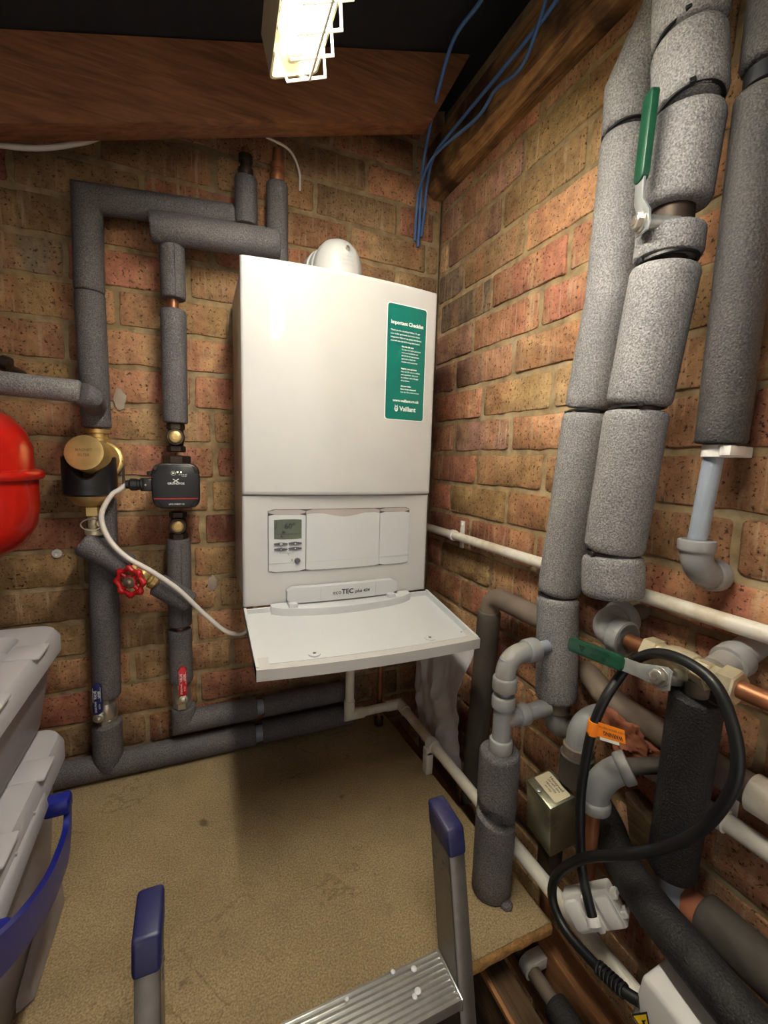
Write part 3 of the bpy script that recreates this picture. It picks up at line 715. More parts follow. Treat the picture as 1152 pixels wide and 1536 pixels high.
for a, z in ((-1.45, .455), (-1.30, .385)): mb.lathe((fx+math.cos(a)*.054, fy+math.sin(a)*.054, z), (math.cos(a), math.sin(a), .3), [(.0045, 0), (.0045, .006), (.002, .007)], 12)
mb.build('dome_screw', M['nickel'], flue)
# ------------------------------------------------------------------ pipework on the back wall
def pipe(loc, label, group=None): return thing('insulated_pipe', loc, label, 'insulated pipe', group)
def SL(parent, pts, r, m='foamM', rnd=.004, jit=.016, name='foam_sleeve'):
    return sleeve(MB(), pts, r, rnd, jit).build(name, M[m], parent)
def core(parent, pts, r=.011, m='copper'): return MB().tube(pts, r, 16).build('copper_pipe', M[m], parent)
def slit(parent, pts, w=.0012):
    """dark cut line along a sleeve"""
    MB().tube(pts, w, 6).build('sleeve_slit', M['groove'], parent)

a = pipe((-.90, -.06, .03), 'outer left insulated pipe, rising above the brass dirt separator and turning right under the rafter')
SL(a, [(-.902, -.06, .028), (-.903, -.06, .318)], .0295)
SL(a, [(-.903, -.06, .3195), (-.899, -.06, .512), (-.60, -.06, .540)], .0295)
SL(a, [(-.572, -.06, .528), (-.572, -.06, .635)], .0265)
core(a, [(-.902, -.06, -.005), (-.903, -.06, .30)]); core(a, [(-.572, -.06, .62), (-.572, -.06, .70)], .010)
mb = MB(); mb.lathe((-.572, -.06, .640), (0, 0, 1), [(.016, 0), (.0175, .004), (.0175, .014), (.013, .016), (.013, .030), (.0165, .032), (.0165, .044), (.010, .046)], 18); mb.build('compression_fitting', M['castdark'], a)
b = pipe((-.738, -.08, .05), 'inner left insulated pipe, standing on the black pump and turning right above it')
SL(b, [(-.739, -.078, .046), (-.737, -.078, .302)], .0275); SL(b, [(-.736, -.080, .326), (-.736, -.080, .452)], .0265)
slit(b, [(-.730, -.1070, .328), (-.730, -.1070, .440)]); core(b, [(-.738, -.078, .02), (-.736, -.079, .44)], .012)
SL(b, [(-.778, -.096, .466), (-.50, -.096, .4865)], .0325); SL(b, [(-.498, -.066, .45), (-.498, -.060, .640)], .0265)
core(b, [(-.498, -.06, .62), (-.498, -.06, .72)], .010)
mb = MB(); mb.lathe((-.498, -.06, .645), (0, 0, 1), [(.016, 0), (.0175, .004), (.0175, .016), (.013, .018), (.013, .026), (.0165, .028), (.0165, .040), (.010, .042)], 18); mb.build('compression_fitting', M['copper'], b)
c = pipe((-.90, -.17, .09), 'level insulated pipe above the red vessel, joining the outer left pipe')
SL(c, [(-1.62, -.17, .122), (-.907, -.17, .093)], .0225, 'foamL'); SL(c, [(-.905, -.178, .090), (-.893, -.165, .083), (-.898, -.088, .075)], .0235)

# dirt separator
d = thing('dirt_separator', (-.905, -.10, -.21), 'brass dirt separator with a black magnet collar and round brass end cap', 'filter')
mb = MB(); mb.lathe((-.900, -.06, -.016), (0, 0, 1), [(.017, 0), (.022, .002), (.022, .020), (.019, .022), (.019, .030), (.024, .032), (.024, .040)], 24)
mb.lathe((-.900, -.06, -.13), (0, 0, 1), [(.020, 0), (.030, .02), (.034, .05), (.034, .09), (.024, .115)], 24); mb.build('brass_body', M['brass'], d)
ax = V((-.016, -.096, .020)).normalized(); p0 = V((-.893, -.068, -.048))
mb = MB(); mb.lathe(p0, ax, [(.046, 0), (.046, .008), (.043, .011), (.040, .012), (.040, .030), (.0375, .034), (.0375, .094), (.0365, .097), (.030, .0985)], 40); br = mb.build('end_cap_barrel', M['brass'], d)
mb = MB(); dd, uu, ww = frame(ax); uu = V((1, -.05, 0)); uu = (uu-ax*uu.dot(ax)).normalized(); ww = ax.cross(uu);  ww = ww if ww.z > 0 else -ww
e0 = p0+ax*.0988
for i, s in enumerate(('MAGNET', 'FILTER')): text(mb, s, .0075, lambda x, y: e0+uu*x+ww*y+ax*.0004, 0, .005-.011*i, bold=.02)
mb.build('engraved_lettering', M['brassd'], br)
# black collar with a U cut-out
mb = MB(); seg = 64; cxx, cyy, R_ = -.911, -.104, .0515; vs = []; fs = []
def ctop(an):
    x = math.cos(an)*R_; f = max(0, -math.sin(an))
    return -.036-(.047*max(0, 1-(abs(x)/.041)**2.2) if f > 0 else 0)*(1 if f > .2 else f/.2)
for k in range(seg):
    an = 2*PI*k/seg; t = ctop(an); cs, sn = math.cos(an), math.sin(an)
    for r_, z in ((R_-.004, -.122), (R_, -.118), (R_, t-.003), (R_-.003, t), (R_-.016, t), (R_-.016, -.122)): vs.append((cxx+cs*r_, cyy+sn*r_, z))
for k in range(seg):
    k2 = (k+1) % seg
    for q in range(6): fs.append([k*6+q, k2*6+q, k2*6+(q+1) % 6, k*6+(q+1) % 6])
mb.add(vs, fs); mb.box((-.853, -.085, -.108), (-.850, -.060, -.045)); col = mb.build('magnet_collar', M['black'], d)
mb = MB()
def onc(x, y): an = -PI/2+x/R_; return (cxx+math.cos(an)*(R_+.0007), cyy+math.sin(an)*(R_+.0007), -.103+y)
text(mb, 'Vaillant', .017, onc, .004, 0, bold=.02); mb.build('embossed_lettering', M['blackm'], col)
mb = MB(); mb.lathe((-.911, -.104, -.116), (0, 0, -1), [(.046, 0), (.046, .004), (.044, .010), (.033, .024), (.024, .029), (.018, .030)], 36)
mb.lathe((-.908, -.104, -.146), (0, 0, -1), [(.019, 0), (.021, .002), (.021, .020), (.019, .022)], 6); mb.build('brass_cone', M['brass'], d)
mb = MB(); mb.lathe((-.907, -.104, -.166), (0, 0, -1), [(.011, 0), (.013, .004), (.013, .026), (.010, .030)], 20)
mb.lathe((-.903, -.104, -.186), (.5, -.85, .1), [(.008, 0), (.008, .022), (.005, .023), (.005, .028)], 16)
mb.lathe((-.907, -.104, -.196), (0, 0, -1), [(.018, 0), (.0195, .002), (.0195, .013), (.016, .016)], 18)
mb.build('drain_valve', M['palebrass'], d)
MB().tube([V((-.909, -.125, -.185))+V((math.cos(t)*.020, .004*math.sin(t), math.sin(t)*.012)) for t in [PI*.25+k*PI*1.6/20 for k in range(21)]], .0016, 8).build('wire_ring', M['nickel'], d)

e = pipe((-.907, -.06, -.6), 'outer left insulated pipe running down behind the dirt separator to the blue lever valve')
SL(e, [(-.899, -.06, -.132), (-.908, -.06, -.617)], .0305); core(e, [(-.899, -.06, -.10), (-.908, -.06, -.66)])
def vstub(parent, x, y, z0, z1, r):
    mb = MB(); sleeve(mb, [(x, y, z0), (x, y, z1)], r, .004, .012)
    for i, p in enumerate(mb.v):
        if p[2] < z1+.012:
            k = (r-abs(p[0]-x)); mb.v[i] = (p[0], p[1], p[2]-max(0, k)*.85)
    return mb.build('mitred_sleeve', M['foamM'], parent)
f = pipe((-.91, -.06, -.834), 'long insulated pipe along the foot of the back wall on the chipboard deck')
vstub(f, -.910, -.064, -.683, -.775, .0325)
SL(f, [(-1.70, -.062, -.8005), (-.560, -.062, -.7975)], .0305, rnd=.003); SL(f, [(-.540, -.062, -.7975), (-.27, -.062, -.7975)], .0300, rnd=.003)
core(f, [(-.91, -.062, -.66), (-.91, -.062, -.76)]); core(f, [(-.58, -.062, -.799), (-.52, -.062, -.799)], .022, 'gpipe')
g = pipe((-.739, -.06, -.72), 'shorter insulated pipe below the red lever valve, running right above the long foot pipe')
SL(g, [(-.739, -.064, -.676), (-.739, -.062, -.7215), (-.556, -.060, -.7215)], .0290, rnd=.003); SL(g, [(-.537, -.060, -.7215), (-.27, -.060, -.7215)], .0285, rnd=.003)
core(g, [(-.739, -.064, -.655), (-.739, -.063, -.70)]); core(g, [(-.57, -.06, -.7215), (-.52, -.06, -.7215)], .020, 'gpipe')
h = pipe((-.74, -.07, -.6), 'slit insulated pipe between the black pump and the red lever valve')
SL(h, [(-.739, -.073, -.232), (-.741, -.070, -.455)], .0275); SL(h, [(-.742, -.070, -.466), (-.742, -.068, -.605)], .0275)
slit(h, [(-.7335, -.1000, -.24), (-.7350, -.0975, -.45)], .0013); core(h, [(-.739, -.073, -.21), (-.741, -.068, -.65)], .013)

# ball valves with flat levers
def ball_valve(loc, off, mlev, txt, label):
    x, y, z = loc
    t = thing('ball_valve', loc, label, 'valve')
    mb = MB(); mb.lathe((x, y, z-.036), (0, 0, 1), [(.0205, 0), (.0225, .002), (.0225, .016), (.0195, .018), (.0175, .022), (.0215, .030), (.0225, .040), (.0205, .050), (.0175, .056), (.0225, .058), (.0225, .072), (.0205, .074)], 8, rot=PI/8)
    mb.lathe((x, y, z), (0, 0, 1), [(.021, -.02), (.0235, -.012), (.0235, .014), (.021, .022)], 24)
    mb.cyl((x+off*.6, y-.015, z), (x+off, y-.036, z), .0075, 14); mb.build('valve_body', M['nickel'], t)
    lv = MB(); lx = x+off; ly = y-.034
    ol = rrect(lx-.0095, z+.010, lx+.0095, z+.086, .0090, 6)
    lv.prism(ol, lambda a_, b_, hh: (a_, ly-hh+.05*(z-b_)*0, b_), -.0035, .0035, .0015); l = lv.build('lever', mlev, t)
    hb = MB(); hb.lathe((lx, ly+.003, z), (0, -1, 0), [(.0115, 0), (.0115, .004), (.0085, .005)], 18); hb.lathe((lx, ly-.002, z), (0, -1, 0), [(.0065, 0), (.0065, .006), (.003, .007)], 6); hb.box((lx-.006, ly-.001, z), (lx+.006, ly+.0025, z+.016), .001); hb.build('lever_nut', M['nickel'], t)
    tm = MB(); fn = lambda a_, b_: (lx-b_, ly-.0039, z+.048+a_)
    text(tm, txt, .0075, fn, .012, .0030, bold=.02); text(tm, 'DN20 PN40', .0055, fn, -.018, .0030); text(tm, 'LEVER', .0065, fn, .012, -.0045, bold=.02); text(tm, 'BS EN', .005, fn, -.018, -.0045)
    for q in (-.0085, .0085): tm.add([fn(-.006, q*.9), fn(.030, q*.9), fn(.030, q*.9+.0006), fn(-.006, q*.9+.0006)], [[0, 1, 2, 3]])
    tm.build('lever_print', M['paper'], l)
    return t
ball_valve((-.909, -.062, -.652), -.012, M['navy'], 'VALVE', 'nickel ball valve with a dark blue lever on the outer left pipe')
ball_valve((-.742, -.066, -.640), .004, M['redp'], 'VALVE', 'nickel ball valve with a red lever on the inner left pipe')

# by-pass with the red handwheel
i1 = pipe((-.89, -.115, -.26), 'short slanting insulated pipe left of the red handwheel, below the dirt separator')
SL(i1, [(-.932, -.108, -.226), (-.842, -.113, -.289)], .0285, rnd=.009); core(i1, [(-.86, -.112, -.277), (-.825, -.113, -.300)], .012)
i2 = pipe((-.75, -.105, -.36), 'short slanting insulated pipe right of the red handwheel, ending on the inner left pipe')
SL(i2, [(-.788, -.112, -.332), (-.716, -.108, -.389)], .0270, rnd=.006); core(i2, [(-.80, -.113, -.322), (-.77, -.112, -.345)], .012)
slit(i2, [(-.722, -.1325, -.370), (-.714, -.1300, -.398)], .002)
gv = thing('gate_valve', (-.816, -.113, -.31), 'brass gate valve with a red cast handwheel between the two slanting pipes', 'valve')
gd = V((-.788+.842, .001, -.332+.289)).normalized(); g0 = V((-.842, -.113, -.289))
mb = MB()
mb.lathe(g0, gd, [(.014, 0), (.017, .001), (.017, .011), (.013, .013), (.013, .020), (.018, .024), (.020, .034), (.018, .045), (.013, .049), (.013, .054), (.017, .056), (.017, .066), (.014, .067)], 20)
cgv = g0+gd*.034; bd = V((-.46, -.87, -.04)).normalized(); mb.lathe(cgv, bd, [(.015, .008), (.013, .020), (.013, .026), (.006, .028), (.006, .052)], 18); mb.build('valve_body', M['brass'], gv)
hw = MB(); hc = cgv+bd*.046; _, hu, hv = frame(bd); seg = 96; vs = []; fs = []
for k in range(seg):
    an = 2*PI*k/seg; R2 = .0295+.0022*math.cos(8*an); rr = .0062+.0012*math.cos(8*an)
    for q in range(10):
        bq = 2*PI*q/10; vs.append(hc+(hu*math.cos(an)+hv*math.sin(an))*(R2+rr*math.cos(bq))+bd*(rr*math.sin(bq)))
fs = [[k*10+q, ((k+1) % seg)*10+q, ((k+1) % seg)*10+(q+1) % 10, k*10+(q+1) % 10] for k in range(seg) for q in range(10)]
hw.add(vs, fs)
for k in range(4):
    an = PI/4+k*PI/2; hw.tube([hc+(hu*math.cos(an)+hv*math.sin(an))*.008-bd*.003, hc+(hu*math.cos(an)+hv*math.sin(an))*.029], .0048, 10)
hw.lathe(hc-bd*.006, bd, [(.012, 0), (.015, .002), (.015, .008)], 24); w = hw.build('handwheel', M['redh'], gv)
MB().lathe(hc+bd*.0015, bd, [(.0125, 0), (.0125, .003), (.0045, .0035), (.004, .007), (.002, .008)], 24).build('wheel_disc', M['nickel'], w)

# circulation pump
pc = V((-.738, -.078, -.098))
for z, lab, up in ((.012, 'dark brass isolating valve on top of the black pump', 1), (-.199, 'dark brass isolating valve under the black pump', -1)):
    t = thing('isolating_valve', (-.739, -.075, z), lab, 'valve')
    mb = MB(); mb.lathe((-.739, -.075, z-.034), (0, 0, 1), [(.018, 0), (.021, .002), (.021, .014), (.016, .016), (.0185, .030), (.0185, .040), (.016, .052), (.020, .054), (.020, .066), (.017, .068)], 6)
    mb.lathe((-.739, -.085, z), (0, -1, .05), [(.020, 0), (.020, .010), (.018, .014), (.018, .020)], 24); mb.build('valve_body', M['castdark'], t)
    s = MB(); s.lathe((-.739, -.106, z+.001), (0, -1, .05), [(.0135, 0), (.0135, .004), (.010, .006), (.006, .006), (.006, .009)], 20); s.box((-.7455, -.1165, z+.0005), (-.7325, -.114, z+.0025)); s.build('slotted_screw', M['brass'], t)
pm = thing('circulation_pump', pc, 'black circulation pump with a square face and red stripe on the inner left pipe', 'pump')
mb = MB(); mb.lathe((-.738, -.076, -.150), (0, 0, 1), [(.019, 0), (.028, .004), (.028, .018), (.022, .022), (.024, .034), (.036, .050), (.036, .060), (.024, .074), (.020, .094), (.020, .100), (.033, .103), (.033, .118), (.026, .120)], 8, rot=PI/8)
mb.lathe((-.738, -.058, -.098), (0, -1, 0), [(.038, 0), (.044, .006), (.044, .034), (.040, .038)], 36); mb.build('pump_housing', M['castdark'], pm)
mb = MB(); ol = []
for an in range(0, 360, 6):
    c_, s_ = math.cos(math.radians(an)), math.sin(math.radians(an)); p = 5.0; k = (abs(c_)**p+abs(s_)**p)**(-1/p); ol.append((-.738+c_*k*.0495, -.098+s_*k*.0510))
mb.prism(ol, lambda x, y, hh: (x, -hh, y), .094, .158, .004); hdm = mb.build('control_head', M['black'], pm)
ol = [(-.034, .046), (.034, .046), (.0375, .040), (.040, .031), (.0475, .027), (.0475, -.027), (.0455, -.032), (.036, -.036), (.031, -.044), (.027, -.0485), (-.027, -.0485), (-.031, -.044), (-.036, -.036), (-.0455, -.032), (-.0475, -.027), (-.0475, .027), (-.040, .031), (-.0375, .040)]
mb = MB(); mb.prism([(-.738+x, -.098+y) for x, y in ol], lambda x, y, hh: (x, -hh, y), .156, .1625, .0015); mb.build('face_plate', M['black'], hdm)
def PF(x, y): return (-.738+x, -.1630, -.098+y)
mb = MB(); mb.add([PF(-.045, -.0268), PF(.045, -.0268), PF(.045, -.0290), PF(-.045, -.0290)], [[0, 1, 2, 3]]); mb.build('red_stripe', M['redh'], hdm)
mb = MB()
text(mb, 'GRUNDFOS', .0062, PF, 0, .0060, bold=.02, width=.034)
mb.build('brand_lettering', M['paper'], hdm); mb = MB(); text(mb, 'UPM3 HYBRID 130', .0048, PF, 0, -.0405, bold=.0, width=.032); mb.build('model_lettering', M['paper'], hdm); mb = MB()
text(mb, '25 50 75 100', .0032, PF, .014, .0262); text(mb, 'POWER', .0030, PF, .017, .0225); mb.build('scale_lettering', M['paper'], hdm); mb = MB()
for (x0, y0, x1, y1) in ((-.006, .016, .005, .0085), (-.0055, .0085, .006, .0165)):
    dx, dy = x1-x0, y1-y0; L = math.hypot(dx, dy); nx, ny = -dy/L*.0009, dx/L*.0009
    mb.add([PF(x0+nx, y0+ny), PF(x1+nx, y1+ny), PF(x1-nx, y1-ny), PF(x0-nx, y0-ny)], [[0, 1, 2, 3]])
mb.build('logo_mark', M['paper'], hdm); mb = MB()
text(mb, '>', .008, PF, -.005, .0288, bold=.05)
ring = [(math.cos(2*PI*k/24), math.sin(2*PI*k/24)) for k in range(24)]
mb.add([PF(-.005+.0048*x, .0288+.0048*y) for x, y in ring]+[PF(-.005+.0043*x, .0288+.0043*y) for x, y in ring], [[k, (k+1) % 24, 24+(k+1) % 24, 24+k] for k in range(24)])
mb.build('button_mark', M['paper'], hdm)
for x in (.0035, .0105):
    mb = MB(); mb.lathe(PF(x, .0315), (0, -1, 0), [(.0013, 0), (.0009, .0006)], 10); mb.build('indicator_light', M['led'], hdm)
for x in (-.040, .040): MB().lathe((-.738+x, -.1575, -.098+.040), (0, -1, 0), [(.0048, 0), (.0048, .003), (.002, .003)], 14).build('corner_screw', M['castdark'], hdm)
MB().lathe(PF(.001, -.0055), (0, -1, 0), [(.0042, -.001), (.0042, .0006), (.0028, .0006), (.0028, .0002)], 18).build('centre_plug', M['blackm'], hdm)
mb = MB(); mb.box((-.806, -.150, -.110), (-.784, -.112, -.082), .003); mb.lathe((-.780, -.132, -.0965), (-1, 0, 0), [(.014, 0), (.015, .004), (.015, .030), (.012, .032), (.012, .037), (.0135, .038), (.0135, .050), (.0095, .054), (.0095, .060)], 20)
mb.box((-.797, -.145, -.075), (-.780, -.12, -.066), .002); pg = mb.build('plug_connector', M['black'], pm)
MB().lathe((-.800, -.1495, -.0965), (0, -1, 0), [(.003, 0), (.002, .0008)], 12).build('plug_rivet', M['nickel'], pg)
flex('white_cable', [(-.839, -.132, -.0975), (-.852, -.133, -.108), (-.870, -.134, -.123), (-.888, -.137, -.166), (-.875, -.142, -.215), (-.842, -.150, -.256), (-.792, -.152, -.293), (-.739, -.150, -.341), (-.687, -.142, -.406), (-.642, -.136, -.456), (-.611, -.130, -.473), (-.588, -.130, -.468), (-.570, -.13, -.435), (-.565, -.13, -.40), (-.565, -.13, -.349)], .0056, M['wcable'],
     'white cable looping from the black pump down to the boiler', 'cable', 8)

# expansion vessel
ev = thing('expansion_vessel', (-1.125, -.235, -.235), 'red expansion vessel with a rolled seam at the left edge of the wall', 'vessel')
mb = MB(); mb.lathe((-1.125, -.235, -.235), (0, 0, 1), [(.05, 0), (.095, .010), (.128, .032), (.146, .065), (.152, .10), (.152, .158)], 56); mb.build('lower_shell', M['red'], ev)
mb = MB(); mb.lathe((-1.125, -.235, -.076), (0, 0, 1), [(.147, 0), (.147, .055), (.138, .085), (.118, .110), (.085, .128), (.03, .137), (.012, .138)], 56); mb.build('upper_shell', M['red'], ev)
mb = MB(); mb.lathe((-1.125, -.235, -.082), (0, 0, 1), [(.150, 0), (.160, .002), (.1625, .006), (.1625, .013), (.160, .017), (.150, .020)], 56); mb.build('seam', M['red'], ev)
mb = MB(); mb.box((-1.16, -.10, -.10), (-1.09, -.0005, -.06), .002); mb.build('wall_bracket', M['steel'], ev)
MB().lathe((-1.125, -.235, .055), (0, 0, 1), [(.013, 0), (.013, .05)], 16).build('top_connection', M['brass'], ev)
t = thing('valve_stub', (-1.04, -.12, .15), 'dark brass valve stub on the wall at the left edge, above the feed pipe', 'valve')
mb = MB(); mb.lathe((-1.10, -.10, .165), (1, -.1, -.35), [(.012, 0), (.015, .002), (.015, .03), (.011, .034), (.011, .05), (.014, .052), (.014, .066), (.009, .069)], 16); mb.lathe((-1.05, -.10, .14), (0, 1, 0), [(.010, 0), (.010, .0995)], 14); mb.build('valve_body', M['castdark'], t)
mb = MB(); mb.lathe((-1.005, -.0005, -.27), (0, -1, 0), [(.011, 0), (.010, .004), (.005, .005), (.004, .001)], 16); tag(mb.build('wall_plug', M['wplas']), 'small pale wall plug in the brickwork under the red vessel', 'wall plug')
for q, (x, z, w) in enumerate(((-.862, .100, .013), (-.662, -.372, .011))):
    mb = MB(); ol = [(x+math.cos(2*PI*k/16)*w*(1+.5*noise.noise((k*.7, q, 0))), z+math.sin(2*PI*k/16)*w*2.0*(1+.5*noise.noise((k*.7, q, 3)))) for k in range(16)]
    mb.prism(ol, lambda x_, y_, hh: (x_, -hh, y_), -.002, .0025, .001); tag(mb.build('filler_patch', M['patch']), ('pale filler patch on the brick right of the outer left pipe', 'pale filler patch on the brick between the pump pipe and the boiler')[q], 'filler')
# ------------------------------------------------------------------ big insulated pipes on the right wall
def tie(parent, c, ax, r, head=None, w=.0022):
    ax = V(ax).normalized(); mb = MB(); mb.lathe(V(c)-ax*w, ax, [(r-.004, 0), (r, .0005), (r, 2*w-.0005), (r-.004, 2*w)], 32, False, False)
    if head is not None:
        dd, uu, ww = frame(ax); hv = V(head); hv = (hv-ax*hv.dot(ax)).normalized()
        T = Matrix((hv, ax.cross(hv), ax)).transposed().to_4x4(); T.translation = V(c)+hv*r
        mb.box((-.002, -.0035, -.0035), (.004, .0035, .0035), .0008, 1, T)
    return mb.build('cable_tie', M['blackm'], parent)
R1 = pipe((-.06, -.65, -.478), 'pale grey cable-tied insulated pipe nearest the boiler on the right wall')
r1 = .0375
SL(R1, [(-.06, -.694, .499), (-.06, -.693, .560), (-.045, -.742, .655)], r1, 'foamL', .007)
SL(R1, [(-.043, -.738, .650), (-.032, -.79, .705), (-.03, -.85, .73)], r1-.003, 'foamL', .007)
SL(R1, [(-.06, -.694, .493), (-.06, -.687, .25), (-.06, -.6605, .073)], r1, 'foamL', .010)
SL(R1, [(-.06, -.659, .066), (-.06, -.645, -.10), (-.06, -.628, -.270)], r1+.001, 'foamL', .010)
SL(R1, [(-.06, -.628, -.277), (-.06, -.643, -.478)], r1+.001, 'foamL', .008)
for c, ax, hd in (((-.06, -.694, .4965), (0, .12, 1), (-.8, .75, 0)), ((-.06, -.6595, .0695), (0, .05, 1), (-.5, .9, 0)), ((-.06, -.628, -.2735), (0, 0, 1), (-.8, .6, 0))): tie(R1, c, ax, r1-.0045, hd)
core(R1, [(-.06, -.693, .45), (-.06, -.66, .05), (-.06, -.628, -.3)], .02, 'gpipe')
R2 = pipe((-.10, -.78, -.228), 'thickest pale grey insulated pipe on the right wall, cut open around a green lever valve')
r2 = .0425
S2 = [((-.113, -.80, .86), (-.10, -.810, .527)), ((-.10, -.811, .519), (-.10, -.821, .437)), ((-.10, -.821, .429), (-.10, -.813, .318)), ((-.10, -.812, .292), (-.10, -.811, .255)),
      ((-.10, -.810, .247), (-.10, -.788, .0635)), ((-.10, -.787, .0565), (-.10, -.770, -.156)), ((-.10, -.770, -.163), (-.10, -.776, -.228))]
for k, (p, q) in enumerate(S2): SL(R2, [p, q], r2+(0, 0, 0, -.001, .0005, .0005, .002)[k], 'foamL', .010 if k != 3 else .006)
for c, ax, hd in (((-.10, -.8105, .523), (.10, .30, 1), (-.75, -.5, 0)), ((-.10, -.821, .433), (.10, .28, 1), (-.75, -.6, 0)), ((-.10, -.8105, .251), (0, .08, 1), (-.9, .2, 0)), ((-.10, -.7875, .060), (0, .05, 1), (-.75, -.7, 0)), ((-.10, -.770, -.1595), (0, 0, 1), (-.95, .1, 0))): tie(R2, c, ax, r2-.0045, hd)
core(R2, [(-.10, -.80, .80), (-.10, -.813, .30), (-.10, -.772, -.20)], .026, 'castdark')
# lever valves with green grips
def green_valve(loc, st, hinge, along, out, up, label, body=None, print_=True):
    """hinge: lever pivot; along: unit towards the grip; out: unit away from the pipe"""
    t = thing('lever_valve', loc, label, 'valve')
    a = V(along).normalized(); o_ = V(out); o_ = (o_-a*o_.dot(a)).normalized(); s_ = a.cross(o_); hg = V(hinge)
    P = lambda x, y, hh: hg+a*x+s_*y+o_*hh
    if body: body(t)
    mb = MB(); mb.cyl(P(0, 0, -st), P(0, 0, -.001), .009, 16); mb.build('valve_stem', M['steel'], t)
    mb = MB(); ol = [(-.014, -.012), (-.006, -.016), (.010, -.013), (.024, -.0095), (.050, -.0095), (.050, .0095), (.024, .0095), (.010, .013), (-.006, .016), (-.014, .012)]
    mb.prism(ol, lambda x, y, hh: P(x, y, hh+(.010*min(1, max(0, (x-.012)/.014)))), -.0015, .0015, .0006); lv = mb.build('steel_lever', M['steel'], t)
    nb = MB(); nb.lathe(P(0, 0, .001), o_, [(.0125, 0), (.0125, .003), (.0110, .0035)], 20); nb.lathe(P(0, 0, .004), o_, [(.0095, 0), (.0100, .001), (.0100, .007), (.0085, .008), (.0050, .008), (.0050, .0095)], 6); nb.build('lever_nut', M['nickel'], lv)
    mb = MB(); mb.prism(rrect(.046, -.0115, .150, .0115, .008, 5), lambda x, y, hh: P(x, y, hh+.010), -.0045, .0045, .003); gp = mb.build('green_grip', M['green'], t)
    if print_:
        mb = MB(); F = lambda x, y: P(.098-x, up*y, .0152)
        text(mb, 'WATER', .008, F, .010, .003, bold=.02); text(mb, 'VALVE 600', .007, F, .012, -.0045); mb.add([F(-.028, -.004), F(-.016, -.004), F(-.021, .006)], [[0, 1, 2]])
        mb.build('grip_print', M['dgreen'], gp)
    return t
green_valve((-.10, -.813, .30), .045, (-.154, -.812, .291), (.0, -.04, 1), (-.85, .35, 0), 1, 'upright green-gripped steel lever valve sticking out of the cut in the thickest foam pipe', print_=False)
# dark pipe at the right edge
R3 = pipe((-.06, -.88, .008), 'dark grey insulated pipe at the right edge of the wall ending in a white clip')
SL(R3, [(-.06, -.886, .66), (-.06, -.885, .452)], .0285, 'foamD', .008); SL(R3, [(-.06, -.8835, .424), (-.06, -.882, .008)], .0290, 'foamD')
MB().cyl((-.06, -.885, .55), (-.06, -.884, .35), .014, 18).build('plastic_pipe', M['gpipe'], R3)
MB().lathe((-.06, -.8845, .428), (0, .0, 1), [(.020, 0), (.0225, .002), (.0225, .020), (.020, .022)], 24).build('black_sleeve', M['black'], R3)
gp = thing('grey_pipe_drop', (-.06, -.867, -.165), 'bare grey plastic pipe with an elbow into the brickwork, hanging below the dark foam pipe', 'pipe')
MB().cyl((-.06, -.880, .05), (-.06, -.8665, -.135), .0118, 22).build('plastic_pipe', M['gpipe'], gp)
def collar(mb, p, d, r, L=.020, ribs=True):
    """push-fit end cap, ribbed"""
    d_, u, w = frame(d); seg = 60; prof = [(.86, 0), (.98, .0012), (1, .003), (1, L-.004), (.96, L-.0012), (.88, L)]; vs = []; fs = []
    for q, (k, hh) in enumerate(prof):
        for i in range(seg):
            a = 2*PI*i/seg; rr = r*k*(1+(.018 if ribs and i % 2 and q in (2, 3) else 0)); vs.append(V(p)+d_*hh+(u*math.cos(a)+w*math.sin(a))*rr)
    for q in range(len(prof)-1):
        for i in range(seg): fs.append([q*seg+i, q*seg+(i+1) % seg, (q+1)*seg+(i+1) % seg, (q+1)*seg+i])
    fs += [list(range(seg))[::-1], [(len(prof)-1)*seg+i for i in range(seg)]]; mb.add(vs, fs)
def elbow(parent, A, C, B, r, rc, name='elbow', m='gpf', Lc=.018, rb=None):
    A, C, B = V(A), V(C), V(B); mb = MB(); mb.tube(bend(A, C, B, rb or min((A-C).length, (B-C).length)*.85, 12), r, 26)
    o = mb.build(name, M[m], parent)
    for E_, D_ in ((A, (C-A)), (B, (C-B))):
        cb = MB(); collar(cb, E_, D_.normalized(), rc, Lc); cb.build('end_collar', M[m], o)
    return o
elbow(gp, (-.06, -.867, -.122), (-.06, -.868, -.172), (-.012, -.872, -.176), .0195, .0225)
wc = MB(); wc.lathe((-.06, -.8805, -.010), (0, 0, 1), [(.0165, 0), (.0185, .001), (.0185, .016), (.0165, .017)], 28); wc.box((-.045, -.8905, -.009), (-.0005, -.870, .006), .002); wc.box((-.078, -.905, -.0075), (-.045, -.892, .005), .001)
tag(wc.build('pipe_clip', M['wplas']), 'white pipe clip on the wall under the dark foam pipe at the right edge', 'pipe clip')
# white overflow pipe along the wall
o = MB().tube(dense([(-.033, -.03, -.2315), (-.033, -2.4, -.2315)], .1), .0118, 22).build('overflow_pipe', M['wpipe']); tag(o, 'long white overflow pipe running level along the right wall at boiler-panel height', 'pipe')
def saddle(y, z, x, r, lab, ear=1):
    mb = MB(); mb.lathe((x, y-.008, z), (0, 1, 0), [(r+.0012, 0), (r+.0035, .001), (r+.0035, .015), (r+.0012, .016)], 28)
    mb.box((-.006, y-.009, z-.038 if ear < 2 else z-.01), (-.0004, y+.009, z+.040), .002); mb.box((x, y-.007, z-.004), (-.003, y+.007, z+.006), .001)
    mb.lathe((-.006, y, z+.030), (-1, 0, 0), [(.005, 0), (.005, .002), (.0025, .003)], 12); o = mb.build('pipe_clip', M['wplas']); tag(o, lab, 'pipe clip'); return o
saddle(-.205, -.2315, -.033, .0118, 'white clip on the level overflow pipe just right of the boiler')
